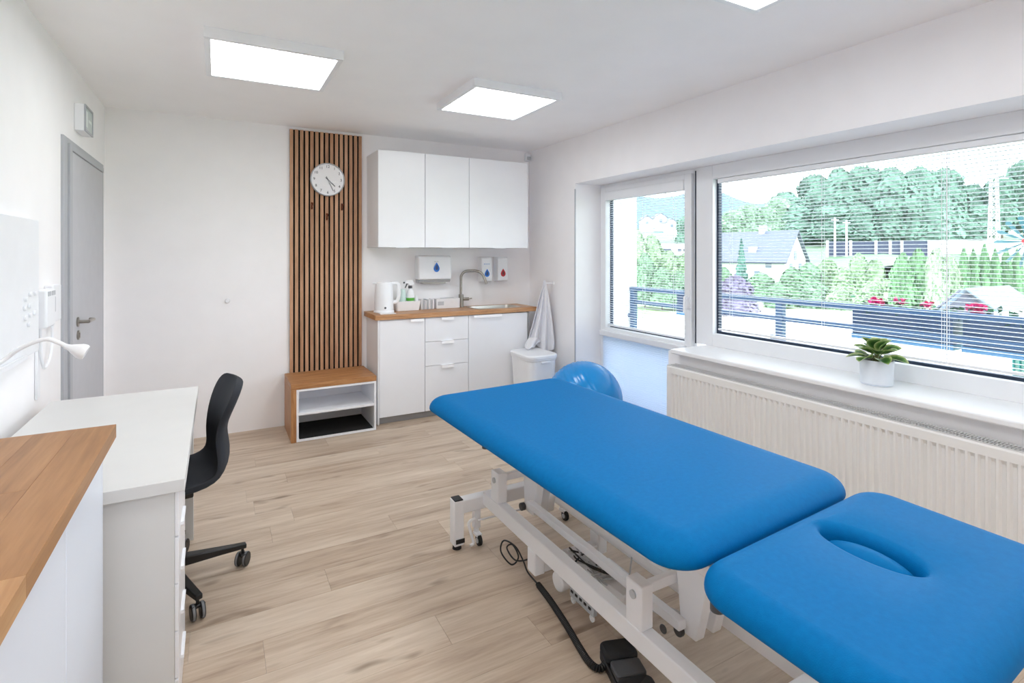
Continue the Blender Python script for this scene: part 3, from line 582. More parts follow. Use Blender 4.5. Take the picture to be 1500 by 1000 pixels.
pl_ = build('valve_plug', MB().cyl((0, 0, R - 0.004), (0, 0, R + 0.002), 0.009, 16), M['plastic'], ba, local=True); pl_.location = (0, 0, R + 0.001); pl_.rotation_euler = (math.radians(28), math.radians(52), 0)

# ------------------------------------------------------------------ radiator and potted plant
ra = thing('radiator', 'long white panel radiator below the window sill', 'radiator', (2.73, 1.6, 0.1))
RY0, RY1, RZ0, RZ1, RX = 0.42, 2.695, 0.10, 0.643, 2.688
P_ = 0.0333; n = int((RY1 - RY0 - 0.05) / P_); ys = RY0 + ((RY1 - RY0) - n * P_) / 2
zs = [RZ0, RZ0 + 0.045, RZ0 + 0.062, RZ1 - 0.068, RZ1 - 0.050, RZ1 - 0.012, RZ1]
m = MB(); cols = [(RY0, 0)]
for i in range(n):
    b = ys + i * P_; cols += [(b + 0.004, 0), (b + 0.0105, 1), (b + 0.0225, 1), (b + 0.029, 0)]
cols.append((RY1, 0))
for yy, g in cols:
    for zi, z in enumerate(zs):
        dx = 0.011 * g if 2 <= zi <= 3 else 0.0
        m.v.append((RX + dx + (0.006 if zi in (0, 6) else 0), yy, z))
for i in range(len(cols) - 1):
    for j in range(6):
        a = i * 7 + j; m.f.append((a, a + 7, a + 8, a + 1))
build('front_panel', m, M['radiator'], ra, smooth=25)
build('rear_panel', MB().box(2.762, 2.776, RY0, RY1, RZ0, RZ1 - 0.006), M['radiator'], ra)
build('side_cover', MB().box(RX + 0.005, 2.778, RY1 - 0.001, RY1 + 0.002, RZ0 + 0.03, RZ1), M['radiator'], ra); build('side_cover', MB().box(RX + 0.005, 2.778, RY0 - 0.002, RY0 + 0.001, RZ0 + 0.03, RZ1), M['radiator'], ra)
g = MB().box(RX + 0.004, RX + 0.012, RY0, RY1, RZ1 - 0.004, RZ1 + 0.001).box(2.768, 2.778, RY0, RY1, RZ1 - 0.004, RZ1 + 0.001).box(2.728, 2.733, RY0, RY1, RZ1 - 0.004, RZ1)
i = 0
yy = RY0 + 0.01
while yy < RY1 - 0.01:
    g.box(RX + 0.012, 2.768, yy, yy + 0.006, RZ1 - 0.004, RZ1); yy += 0.0125
build('top_grille', g, M['grille'], ra, smooth=0)
build('convector', MB().box(RX + 0.02, 2.755, RY0 + 0.02, RY1 - 0.02, RZ0 + 0.05, RZ1 - 0.06), M['darkgrey'], ra)
build('wall_bracket', MB().box(2.776, 2.7998, 0.6, 0.64, 0.3, 0.5), M['radiator'], ra); build('wall_bracket', MB().box(2.776, 2.7998, 2.4, 2.44, 0.3, 0.5), M['radiator'], ra)
build('feed_pipe', MB().cyl((2.74, 2.62, 0.0), (2.74, 2.62, RZ0 + 0.06), 0.009, 12), M['plastic'], ra); build('feed_pipe', MB().cyl((2.74, 2.57, 0.0), (2.74, 2.57, RZ0 + 0.06), 0.009, 12), M['plastic'], ra)

pp = thing('potted_plant', 'green and cream leaved plant in a white pot on the sill', 'plant', (2.905, 1.475, 0.746))
px_, py_, pz_ = 2.905, 1.475, 0.747
build('pot', MB().lathe([(0.0001, 0), (0.068, 0), (0.070, 0.002), (0.066, 0.005), (0.0705, 0.008), (0.0735, 0.12), (0.0735, 0.124), (0.0695, 0.124), (0.0685, 0.11)], (px_, py_, pz_), 48), M['pot'], pp)
build('soil', MB().lathe([(0.069, 0.108), (0.04, 0.114), (0.0001, 0.116)], (px_, py_, pz_), 24), M['soil'], pp)
def leaf(u, v):   # unit leaf along +x, cupped
    w = 0.36 * math.sin(PI * min(1, u * 0.98 + 0.02)) ** 0.62; s = (v - 0.5) * 2
    return (u, s * w, 0.16 * s * s * (w / 0.36) - 0.22 * u * u + 0.10 * u)
lm = mesh_of('leaf', MB().grid(leaf, 10, 6), M['leaf'], 70)
specs = []
for i in range(24):
    ring = i % 3; az = i * 2.399 + 0.3; el = (0.26, 0.74, 1.18)[ring]; specs.append((az, el, (0.092, 0.088, 0.082)[ring] * random.uniform(0.9, 1.15)))
st = MB()
for az, el, s in specs:
    r0 = 0.030; base = Vector((math.cos(az) * r0 * (1.5 - el), math.sin(az) * r0 * (1.5 - el), 0.114 + 0.038 * el + 0.008))
    o = share('leaf', lm, None, pp, base + Vector((0, 0, 0.001)), (random.uniform(-0.5, 0.5), -el + 0.25, az), (s, s, s))
    st.tube([(px_ + base.x * 0.2, py_ + base.y * 0.2, pz_ + 0.105), (px_ + base.x * 0.7, py_ + base.y * 0.7, pz_ + base.z * 0.8 + 0.02), (px_ + base.x, py_ + base.y, pz_ + base.z)], 0.0022, 6)
build('stems', st, M['stem'], pp)

# ------------------------------------------------------------------ left wall: grey door, sign, intercom, board, lamp
dr = struct('door_2', loc=(XL, 4.1, 0))
f = MB().box(XL - 0.02, XL + 0.012, 3.51, 3.60, 0, 2.013).box(XL - 0.02, XL + 0.012, 4.545, 4.60, 0, 2.013).box(XL - 0.02, XL + 0.012, 3.60, 4.545, 1.955, 2.013)
f.box(XL - 0.02, XL + 0.022, 3.60, 3.655, 0, 1.985).box(XL - 0.02, XL + 0.022, 3.655, 4.545, 1.955, 1.985)
build('door_frame', f, M['greyframe'], dr, bevel=0.002)
build('door_seal', MB().box(XL - 0.01, XL + 0.0125, 3.655, 3.672, 0, 1.955), M['darkgrey'], dr)
build('door_leaf', MB().box(XL - 0.01, XL + 0.016, 3.672, 4.543, 0.006, 1.953), M['greydoor'], dr, bevel=0.002)
hx = XL + 0.016
h = MB().cyl((hx, 3.79, 1.02), (hx + 0.008, 3.79, 1.02), 0.026, 24).cyl((hx + 0.008, 3.79, 1.02), (hx + 0.05, 3.79, 1.02), 0.009, 12).tube(spline([(hx + 0.05, 3.785, 1.02), (hx + 0.052, 3.82, 1.02), (hx + 0.052, 3.90, 1.02), (hx + 0.05, 3.93, 1.018), (hx + 0.03, 3.94, 1.018)], 5), 0.0095, 12)
build('handle', h, M['nickel'], dr); build('lock_rosette', MB().cyl((hx, 3.80, 0.945), (hx + 0.008, 3.80, 0.945), 0.026, 24).box(hx + 0.008, hx + 0.012, 3.797, 3.803, 0.93, 0.958), M['nickel'], dr)
es = thing('exit_sign', 'small white exit sign box above the grey door', 'sign', (XL, 3.9, 2.16))
build('housing', MB().box(XL + 0.001, XL + 0.045, 3.80, 4.01, 2.095, 2.245), M['plastic'], es, bevel=0.003)
f = MB(); frame_rect(f, 3.80, 4.01, 2.095, 2.245, 0.012, XL + 0.045, XL + 0.052); build('bezel', f, M['greyframe'], es)
build('sign_face', MB().box(XL + 0.045, XL + 0.048, 3.812, 3.998, 2.107, 2.233), M['signface'], es)
build('pictogram', MB().box(XL + 0.048, XL + 0.0485, 3.835, 3.875, 2.125, 2.215).box(XL + 0.048, XL + 0.0485, 3.905, 3.975, 2.162, 2.178).prism([(XL + 0.048, 3.975, 2.14), (XL + 0.048, 3.99, 2.17), (XL + 0.048, 3.975, 2.20)], (0.0005, 0, 0)), M['signmark'], es)
ic = thing('intercom', 'white intercom handset on the left wall before the grey door', 'intercom', (XL, 3.15, 1.1))
build('base_unit', MB().box(XL + 0.001, XL + 0.036, 3.20, 3.345, 1.08, 1.255), M['plastic'], ic, bevel=0.007)
build('indicator', MB().box(XL + 0.036, XL + 0.0375, 3.215, 3.235, 1.13, 1.20), M['greyplastic'], ic)
hs_ = build('handset', MB().box(XL + 0.012, XL + 0.055, 3.01, 3.15, 1.075, 1.245), M['plastic'], ic, bevel=0.010, seg=3, label='upright white receiver')
build('earpiece', MB().box(XL + 0.055, XL + 0.0565, 3.02, 3.07, 1.215, 1.235).box(XL + 0.055, XL + 0.0565, 3.085, 3.14, 1.215, 1.235), M['greyplastic'], hs_)
build('mount', MB().box(XL + 0.001, XL + 0.02, 3.03, 3.13, 1.09, 1.23), M['plastic'], ic)
build('handset_cord', MB().tube(spline([(XL + 0.02, 3.25, 1.08), (XL + 0.02, 3.255, 1.00), (XL + 0.02, 3.22, 0.92), (XL + 0.02, 3.13, 0.885), (XL + 0.02, 3.08, 0.94), (XL + 0.02, 3.07, 1.02), (XL + 0.02, 3.06, 1.08)], 8), 0.006, 8), M['plastic'], ic)
build('wall_conduit', MB().box(XL + 0.001, XL + 0.012, 3.06, 3.10, 0.76, 1.075), M['plastic'], ic, bevel=0.002)
wb = thing('whiteboard', 'frameless white magnetic board on the left wall above the desk', 'board', (XL, 2.0, 1.25))
build('board', MB().box(XL + 0.001, XL + 0.03, 0.9, 3.0, 0.985, 1.545), M['plastic'], wb, bevel=0.004)
build('pen_tray', MB().box(XL + 0.03, XL + 0.05, 0.9, 2.76, 0.986, 1.0).box(XL + 0.047, XL + 0.05, 0.9, 2.76, 1.0, 1.007), M['plastic'], wb, bevel=0.002)
k = 0
for my, mz, ml in ((2.80, 1.22, 'at the start of the top row'), (2.86, 1.235, 'in the middle of the top row'), (2.93, 1.235, 'at the end of the top row'), (2.79, 1.185, 'at the start of the second row'), (2.85, 1.19, 'at the end of the second row'), (2.80, 1.145, 'at the start of the third row'), (2.86, 1.15, 'in the middle of the third row'), (2.92, 1.155, 'at the end of the third row'), (2.84, 1.115, 'alone at the bottom')):
    setprops(build('magnet', MB().cyl((XL + 0.0305, my, mz), (XL + 0.04, my, mz), 0.011, 14), M['plastic'], bevel=0.002), 'small white magnet on the whiteboard, ' + ml + ' of the cluster', 'magnet', 'magnets on the whiteboard')
lp = thing('gooseneck_lamp', 'white gooseneck desk lamp arching over the desk', 'lamp', (-0.62, 1.68, 0.93))
npts = spline([(-0.62, 1.68, 0.95), (-0.615, 1.74, 1.0), (-0.595, 1.88, 1.05), (-0.534, 2.0, 1.096), (-0.49, 2.0, 1.133), (-0.438, 2.0, 1.154), (-0.408, 2.0, 1.143), (-0.385, 2.0, 1.127)], 8)
build('lamp_base', MB().lathe([(0.0001, 0.931), (0.045, 0.931), (0.05, 0.935), (0.046, 0.948), (0.012, 0.955)], (-0.62, 1.68, 0), 32), M['plastic'], lp); build('neck', MB().tube(npts, 0.0062, 10), M['plastic'], lp)
d = Vector((0.90, 0, -0.44)).normalized(); p0 = Vector((-0.392, 2.0, 1.131)); hd = MB()
hd.tube([p0, p0 + d * 0.012, p0 + d * 0.026, p0 + d * 0.038, p0 + d * 0.049, p0 + d * 0.055], [0.007, 0.009, 0.016, 0.0215, 0.0225, 0.020], 24)
build('lamp_head', hd, M['plastic'], lp)

# ------------------------------------------------------------------ desk, chair, near sideboard
dk = thing('desk', 'white desk along the left wall with a drawer unit', 'desk', (-0.37, 2.47, 0))
build('desk_top', MB().box(-0.655, -0.085, 1.842, 3.095, 0.704, 0.74), M['desk'], dk, bevel=0.0015)
build('drawer_body', MB().box(-0.645, -0.1125, 1.865, 2.22, 0.0, 0.7035), M['desk'], dk, bevel=0.001)
for z0, z1 in ((0.565, 0.695), (0.425, 0.560), (0.285, 0.420), (0.145, 0.280), (0.012, 0.140)):
    dd = build('drawer', MB().box(-0.112, -0.102, 1.8665, 2.217, z0, z1), M['cab'], dk, bevel=0.0015)
    build('handle', MB().box(-0.102, -0.094, 1.98, 2.10, z1 - 0.014, z1 - 0.004), M['plastic'], dd)
build('end_panel', MB().box(-0.645, -0.105, 3.045, 3.075, 0, 0.7035), M['desk'], dk, bevel=0.001)
build('back_rail', MB().box(-0.645, -0.625, 2.225, 3.04, 0.45, 0.7035), M['desk'], dk)

ch = thing('office_chair', 'black swivel office chair with a curved shell pushed up to the desk', 'chair', (-0.20, 2.65, 0), rotz=math.radians(8))
# local frame: backrest towards +x
sec = [(-0.235, 0.462, 0.36, .006), (-0.225, 0.474, 0.40, 0), (-0.15, 0.470, 0.43, .004), (-0.05, 0.458, 0.43, .010), (0.06, 0.450, 0.42, .014), (0.14, 0.452, 0.40, .018), (0.195, 0.472, 0.385, .025), (0.222, 0.515, 0.365, .032), (0.226, 0.565, 0.335, .034), (0.215, 0.62, 0.29, .03), (0.214, 0.665, 0.285, .026), (0.226, 0.71, 0.34, .026), (0.246, 0.762, 0.385, .026), (0.264, 0.808, 0.37, .024), (0.276, 0.836, 0.30, .02), (0.281, 0.850, 0.17, .014)]
def shell(off):
    rows = []
    for i, (x, z, w_, c) in enumerate(sec):
        a = sec[max(0, i - 1)]; b = sec[min(len(sec) - 1, i + 1)]; t = Vector((b[0] - a[0], 0, b[1] - a[1])).normalized(); nrm = Vector((-t.z, 0, t.x))
        rows.append([Vector((x, (v - 0.5) * w_, z)) + nrm * (off + c * 1.4 * (2 * v - 1) ** 2) for v in np.linspace(0, 1, 13)])
    return rows
top, botm = shell(0.008), shell(-0.022)
rings = [list(t_) + list(reversed(b_)) for t_, b_ in zip(top, botm)]
build('seat_shell', MB().loft([[tuple(v) for v in r] for r in rings]), M['chair'], ch, local=True, sub=1, smooth=70)
build('seat_plate', MB().box(-0.12, 0.10, -0.10, 0.10, 0.395, 0.42), M['black'], ch, local=True, bevel=0.006)
build('gas_lift', MB().cyl((0, 0, 0.13), (0, 0, 0.26), 0.027, 20).cyl((0, 0, 0.26), (0, 0, 0.40), 0.016, 16), M['black'], ch, local=True)
hb = build('star_base', MB().cyl((0, 0, 0.085), (0, 0, 0.135), 0.045, 24), M['black'], ch, local=True, bevel=0.004)
for k in range(5):
    a = math.radians(0 + 72 * k); dx, dy = math.cos(a), math.sin(a)
    tip = Vector((dx * 0.30, dy * 0.30, 0)); side = Vector((-dy, dx, 0))
    arm = MB(); A = Vector((dx * 0.03, dy * 0.03, 0.108)); B = Vector((dx * 0.315, dy * 0.315, 0.088)); rg = []
    for p, ww, hh in ((A, 0.026, 0.022), (A.lerp(B, 0.6), 0.018, 0.014), (B, 0.013, 0.010)): rg.append([tuple(p + side * s * ww + Vector((0, 0, q * hh))) for s, q in ((-1, -1), (1, -1), (1, 1), (-1, 1))])
    arm.loft(rg); build('leg', arm, M['black'], ch, local=True, bevel=0.004)
    cs = build('caster', MB().cyl((dx * 0.30, dy * 0.30, 0.045), (dx * 0.30, dy * 0.30, 0.085), 0.006, 10).bar(tip + Vector((0, 0, 0.052)) - Vector((dx, dy, 0)) * 0.012, tip + Vector((0, 0, 0.052)) + Vector((dx, dy, 0)) * 0.012, 0.05, 0.012), M['black'], ch, local=True, bevel=0.003)
    wa = math.radians(-35 + 10 * k); ax = Vector((math.cos(wa), math.sin(wa), 0)); c0 = tip + Vector((0, 0, 0.0305))
    for s in (-1, 1):
        build('wheel', MB().cyl(c0 + ax * s * 0.008, c0 + ax * s * 0.024, 0.030, 20), M['black'], cs, local=True, bevel=0.003)
    build('tyre', MB().cyl(c0 - ax * 0.020, c0 - ax * 0.012, 0.0305, 24).cyl(c0 + ax * 0.012, c0 + ax * 0.020, 0.0305, 24), M['greyrubber'], cs, local=True)

sbx = -0.273
so = thing('oak_counter_top', 'thick oak butcher block top on the near white cabinets', 'worktop', (-0.455, 1.2, 0.9))
random.seed(11)
X0, X1, Y0, Y1 = -0.68, -0.246, 0.585, 1.822
ns = 5; sw = (X1 - X0) / ns
for i in range(ns):
    yy = Y1 if i % 2 else Y1
    cut = [Y1]; 
    while cut[-1] > Y0: cut.append(max(Y0, cut[-1] - random.uniform(0.34, 0.62)))
    if i == 4: cut = [Y1, 1.03, Y0]
    if i == 3: cut = [Y1, 1.40, 0.93, Y0]
    for a, b in zip(cut[1:], cut[:-1]):
        if b - a > 0.02:
            o = build('stave', MB().box(0.0001, sw - 0.0001, 0.0001, b - a - 0.0001, 0, 0.036), M['oak'], so, local=True, bevel=0.0004, seg=1)
            o.location = (X0 + i * sw + 0.455, a - 1.2, 0.894 - 0.9)
def lowcab(y0, y1, lab, n):
    c = thing('base_cabinet', lab, 'cabinet', (-0.48, (y0 + y1) / 2, 0), 'white cabinets under the near oak top')
    build('body', MB().box(-0.68, sbx - 0.02, y0 + 0.001, y1 - 0.001, 0.06, 0.893), M['cabmat'], c, bevel=0.001)
    dw = (y1 - y0) / n
    for i in range(n): build('door', MB().box(sbx - 0.019, sbx, y0 + i * dw + 0.0012, y0 + (i + 1) * dw - 0.0012, 0.062, 0.888), M['lowcab'], c, bevel=0.0015)
    build('plinth', MB().box(-0.66, sbx - 0.06, y0 + 0.001, y1 - 0.001, 0, 0.0595), M['plinth'], c)
    return c
c = lowcab(1.405, 1.788, 'white cabinet under the near oak top, touching the desk end', 1)
build('side_panel', MB().box(-0.68, sbx, 1.789, 1.803, 0.0, 0.893), M['lowcab'], c, bevel=0.001)
lowcab(0.60, 1.404, 'white double cabinet under the near oak top, cut by the photo corner', 2)

# ------------------------------------------------------------------ treatment table
BX, BYo = 1.352, 0.925
tt = thing('treatment_table', 'white framed treatment table with blue vinyl top beside the radiator', 'treatment table', (BX, 1.6, 0))
rotB = Matrix.Rotation(math.radians(1.5), 4, 'Z')
def bl(x, y, z):
    p = rotB @ Vector((x, y, 0)); return (BX + p.x, BYo + p.y + 0.038 * x, z)
def superpad(x0, x1, y0, y1, z0, z1, rc, re, tilt=None, dip=None, nx=64, ny=96, eb=0.016):
    """rounded pad: top height-field with soft edges, straight lower side and flat bottom"""
    cx, cy, hx, hy = (x0 + x1) / 2, (y0 + y1) / 2, (x1 - x0) / 2, (y1 - y0) / 2
    mb = MB()
    def outline(inset, k=12):
        r = max(0.012, rc - inset); q = rrect(x0 + inset, x1 - inset, y0 + inset, y1 - inset, r, k); out = []
        for c_ in range(4):
            arc = q[c_ * (k + 1):(c_ + 1) * (k + 1)]; out += arc; a = arc[-1]; b = q[((c_ + 1) * (k + 1)) % len(q)]
            out += [(a[0] + (b[0] - a[0]) * i / 16, a[1] + (b[1] - a[1]) * i / 16) for i in range(1, 16)]
        return out
    T = z1 - z0; rings = []
    for inset, z in ((0.05, z0), (eb, z0)): rings.append((inset, z))
    for i in range(1, 7):
        a = PI / 2 * i / 6; rings.append((eb - eb * math.sin(a), z0 + eb * 0.9 * (1 - math.cos(a))))
    for i in range(1, 11):
        a = PI / 2 * i / 10; rings.append((re * (1 - math.cos(a)), z1 - re * 0.8 + re * 0.8 * math.sin(a) if False else (z0 + eb * 0.9) + (z1 - z0 - eb * 0.9) * math.sin(a)))
    R3 = []
    for inset, z in rings:
        R3.append([(x, y, z) for x, y in outline(inset)])
    return R3, outline
def pad(name, x0, x1, y0, y1, z0, z1, rc, re, lab, slope=0.0, dip=None):
    R3, outline = superpad(x0, x1, y0, y1, z0, z1, rc, re)
    mb = MB(); tf = lambda p: bl(p[0], p[1], p[2] + slope * (p[1] - y1))
    mb.loft([[tf(p) for p in r] for r in R3], caps=False)
    n0 = len(R3[0]); mb.add([tf(p) for p in R3[0]], [tuple(range(n0))])
    inner = R3[-1]
    if dip is None:
        cx, cy = (x0 + x1) / 2, (y0 + y1) / 2; last = inner; rr = [inner]
        for s in (0.8, 0.55, 0.3, 0.08): rr.append([(cx + (x - cx) * s, cy + (y - cy) * s, z + 0.003 * (1 - s)) for x, y, z in inner])
        mb.loft([[tf(p) for p in r] for r in rr], caps=False); mb.add([tf(p) for p in rr[-1]], [tuple(range(n0))])
    else:
        ex, ey, ea, eb_ = dip   # elongated slot centre and half axes
        n = n0; e = []
        def slot(s, z):
            # match ring vertices by direction from slot centre
            out = []
            for x, y, _ in inner:
                a = math.atan2((y - (y0 + y1) / 2) / (y1 - y0), (x - (x0 + x1) / 2) / (x1 - x0)); c_, s_ = math.cos(a), math.sin(a)
                g = 0.028 * (s - 1)
                out.append((ex + (ea + g * 2) * c_, ey + (eb_ + g * 2) * s_, z))
            return out
        far = slot(1.45, z1 + 0.001); rr = [inner, [tuple(np.array(a) * 0.5 + np.array(b) * 0.5) for a, b in zip(inner, far)], far, slot(1.22, z1 - 0.003), slot(1.08, z1 - 0.011), slot(1.0, z1 - 0.026), slot(0.97, z1 - 0.05)]
        mb.loft([[tf(p) for p in r] for r in rr], caps=False); mb.add([tf(p) for p in rr[-1]], [tuple(range(n0))])
    return build(name, mb, M['vinyl'], tt, smooth=60, label=lab)
MZ0, MZ1 = 0.632, 0.700
pad('body_section', -0.410, 0.430, 0.006, 1.655, MZ0, MZ1, 0.10, 0.085, 'long blue padded section')
pad('head_section', -0.404, 0.440, -0.505, -0.008, MZ0 - 0.012, MZ1 - 0.014, 0.10, 0.06, 'short blue padded section with a face slot', slope=0.02, dip=(0.042, -0.20, 0.054, 0.114))
pg = []
for i in range(11):
    a = PI / 2 * i / 10; s = math.cos(a) * 0.985 + 0.001; zz = MZ1 - 0.064 + 0.036 * math.sin(a)
    pg.append([bl(0.042 + 0.0485 * s * math.cos(b), -0.20 + 0.108 * s * math.sin(b), zz) for b in np.linspace(0, 2 * PI, 48, endpoint=False)])
build('face_plug', MB().loft(pg), M['vinyl'], tt, smooth=60, label='oval blue plug filling the face slot')
for nm, y0, y1, z in (('board', 0.06, 1.60, MZ0), ('board', -0.46, -0.05, MZ0 - 0.016)):
    q = rrect(-0.36, 0.37, y0, y1, 0.06); build('plywood_board', MB().loft([[bl(x, yy, z - 0.014) for x, yy in q], [bl(x, yy, z - 0.0005) for x, yy in q]]), M['ply'], tt)
FR = M['bedframe']
# base frame
build('side_rail', MB().box(1.120, 1.167, 0.90, 2.330, 0.192, 0.256), FR, tt, bevel=0.004); build('side_rail', MB().box(1.440, 1.487, 0.90, 2.330, 0.186, 0.276), FR, tt, bevel=0.004)
build('cross_rail', MB().box(1.02, 1.675, 2.3305, 2.385, 0.17, 0.232), FR, tt, bevel=0.004); build('cross_rail', MB().box(1.02, 1.675, 0.848, 0.8995, 0.175, 0.254), FR, tt, bevel=0.004)
def foot(x, y, s):
    p = build('foot_post', MB().box(x - 0.024, x + 0.024, y - 0.03, y + 0.03, 0.022, 0.232), FR, tt, bevel=0.003)
    build('end_cap', MB().box(x - 0.021, x + 0.021, y - 0.027, y + 0.027, 0.2325, 0.238), M['black'], p, bevel=0.002)
    build('end_cap', MB().box(x - 0.018, x + 0.026 if s > 0 else x + 0.018, y - 0.034, y - 0.0305, 0.035, 0.055), M['black'], p)
    build('rubber_foot', MB().cyl((x, y, 0.0), (x, y, 0.022), 0.022, 20, 0.018), M['rubber'], p)
for x, s in ((0.998, 1), (1.692, -1)):
    for yy in (2.36, 0.875): foot(x, yy, s)
def cast(x, y, a):
    b = build('caster', MB().box(x - 0.016, x + 0.016, y - 0.016, y + 0.016, 0.075, 0.164).cyl((x, y, 0.05), (x, y, 0.075), 0.013, 14).box(x - 0.014, x + 0.014, y - 0.035, y + 0.008, 0.042, 0.056), FR, tt, bevel=0.002)
    build('wheel', MB().cyl((x - 0.009, y - 0.03, 0.0255), (x + 0.009, y - 0.03, 0.0255), 0.025, 24), M['rubber'], b, bevel=0.003)
    build('wheel_hub', MB().cyl((x - 0.013, y - 0.03, 0.0255), (x + 0.013, y - 0.03, 0.0255), 0.012, 16), M['greyplastic'], b)
for x in (1.10, 1.60):
    for yy in (2.36, 0.875): cast(x, yy, 0)
build('lift_lever', MB().tube(spline([(1.075, 2.325, 0.135), (1.05, 2.318, 0.135), (1.04, 2.316, 0.12), (1.052, 2.314, 0.07), (1.062, 2.312, 0.03), (1.045, 2.31, 0.022)], 5), 0.007, 8), FR, tt)
build('brake_rod', MB().cyl((1.09, 2.322, 0.125), (1.60, 2.322, 0.125), 0.005, 10), FR, tt)
# pivot posts, tubes and lifting legs
for yy in (2.205, 1.262):
    for x0, x1 in ((1.120, 1.167), (1.440, 1.487)):
        p = build('pivot_post', MB().box(x0, x1, yy - 0.036, yy + 0.036, 0.2565 if x0 < 1.3 else 0.2765, 0.392), FR, tt, bevel=0.004)
        build('pivot_bolt', MB().cyl((x0 - 0.006, yy, 0.355), (x0 - 0.0002, yy, 0.355), 0.013, 16), M['greyplastic'], p)
    build('pivot_tube', MB().box(1.1672, 1.4398, yy - 0.013, yy + 0.013, 0.345, 0.376), FR, tt, bevel=0.003)
def leg(y0l, y0r, z0, ytl, ytr, zt, xa, xb):
    return build('lifting_leg', MB().prism([(xa, y0l, z0), (xa, y0r, z0), (xa, ytr, zt), (xa, ytl, zt)], (xb - xa, 0, 0)), FR, tt, bevel=0.004)
for xa, xb in ((1.2805, 1.318), (1.356, 1.394)):
    leg(1.222, 1.163, 0.212, 1.262, 1.075, 0.5755, xa, xb)
    leg(2.205, 2.125, 0.185, 2.235, 2.03, 0.5755, xa, xb)
build('link_bar', MB().box(1.248, 1.280, 1.20, 2.13, 0.232, 0.262), FR, tt, bevel=0.003); build('link_bar', MB().box(1.396, 1.428, 1.20, 2.13, 0.232, 0.262), FR, tt, bevel=0.003)
def knob(a, b, r):
    build('knob', MB().cyl(a, b, r, 18), M['darkgrey'], tt, bevel=0.003)
knob((1.240, 1.262, 0.205), (1.2475, 1.262, 0.205), 0.014); knob((1.264, 1.222, 0.216), (1.2800, 1.222, 0.216), 0.018); knob((1.258, 2.205, 0.200), (1.2800, 2.205, 0.200), 0.018)
# upper frames
UF = MB(); zf0, zf1 = 0.577, 0.617
UF.box(1.085, 1.125, 1.03, 2.36, zf0, zf1).box(1.565, 1.605, 1.03, 2.36, zf0, zf1).box(1.125, 1.565, 1.03, 1.07, zf0, zf1).box(1.125, 1.565, 2.32, 2.36, zf0, zf1).box(1.125, 1.565, 2.06, 2.10, zf0, zf1).box(1.125, 1.565, 1.20, 1.24, zf0, zf1)
build('upper_frame', UF, FR, tt, bevel=0.003)
UF = MB().box(1.10, 1.14, 0.50, 1.02, zf0 - 0.012, zf1 - 0.016).box(1.56, 1.60, 0.50, 1.02, zf0 - 0.012, zf1 - 0.016).box(1.14, 1.56, 0.50, 0.54, zf0 - 0.012, zf1 - 0.016).box(1.14, 1.56, 0.98, 1.02, zf0 - 0.012, zf1 - 0.016)
build('head_frame', UF, FR, tt, bevel=0.003)
for kx2, ky2 in ((0.985, 2.02), (1.0, 0.845)):
    build('hinge_knob', MB().cyl((kx2, ky2, 0.585), (kx2, ky2, 0.616), 0.016, 16).box(kx2, 1.10, ky2 - 0.01, ky2 + 0.01, 0.600, 0.612), M['darkgrey'], tt, bevel=0.002)
# middle bracket, motor, terminal strip, cables
build('middle_bracket', MB().box(1.120, 1.167, 1.845, 1.907, 0.098, 0.1918).box(1.1672, 1.4398, 1.85, 1.902, 0.100, 0.138).box(1.440, 1.487, 1.845, 1.907, 0.098, 0.1858), FR, tt, bevel=0.004)
build('motor', MB().cyl((1.190, 1.790, 0.088), (1.36, 1.790, 0.088), 0.038, 28).box(1.30, 1.42, 1.52, 1.75, 0.075, 0.145), M['plastic'], tt, bevel=0.006)
build('actuator', MB().cyl((1.375, 1.52, 0.11), (1.375, 1.36, 0.15), 0.016, 16).cyl((1.375, 1.36, 0.15), (1.375, 1.31, 0.163), 0.022, 16), M['greyplastic'], tt)
ts = build('terminal_strip', MB().box(1.205, 1.225, 1.575, 1.725, 0.066, 0.100), M['greyplastic'], tt, bevel=0.003)
for i in range(5): build('socket', MB().box(1.2025, 1.2048, 1.588 + i * 0.028, 1.602 + i * 0.028, 0.086, 0.095), M['black'], ts)
for yy in (1.59, 1.71): build('eyelet', MB().lathe([(0.006, -0.003), (0.013, -0.003), (0.013, 0.003), (0.006, 0.003), (0.006, -0.003)], (1.212, yy, 0.054), 18, axis='x'), M['plastic'], ts)
for i in range(6):
    random.seed(40 + i); pts = [(1.30 + random.uniform(-.05, .08), 1.72 + random.uniform(-.13, .13), 0.155 + random.uniform(-.012, .035)) for _ in range(6)]
    build('cable', MB().tube(spline(pts, 8), 0.0035, 6), M['greyplastic'] if i % 3 else M['black'], tt)
build('cable', MB().tube(spline([(1.40, 1.60, 0.15), (1.44, 1.63, 0.27), (1.43, 1.68, 0.40), (1.42, 1.72, 0.577)], 8), 0.0035, 6), M['greyplastic'], tt)
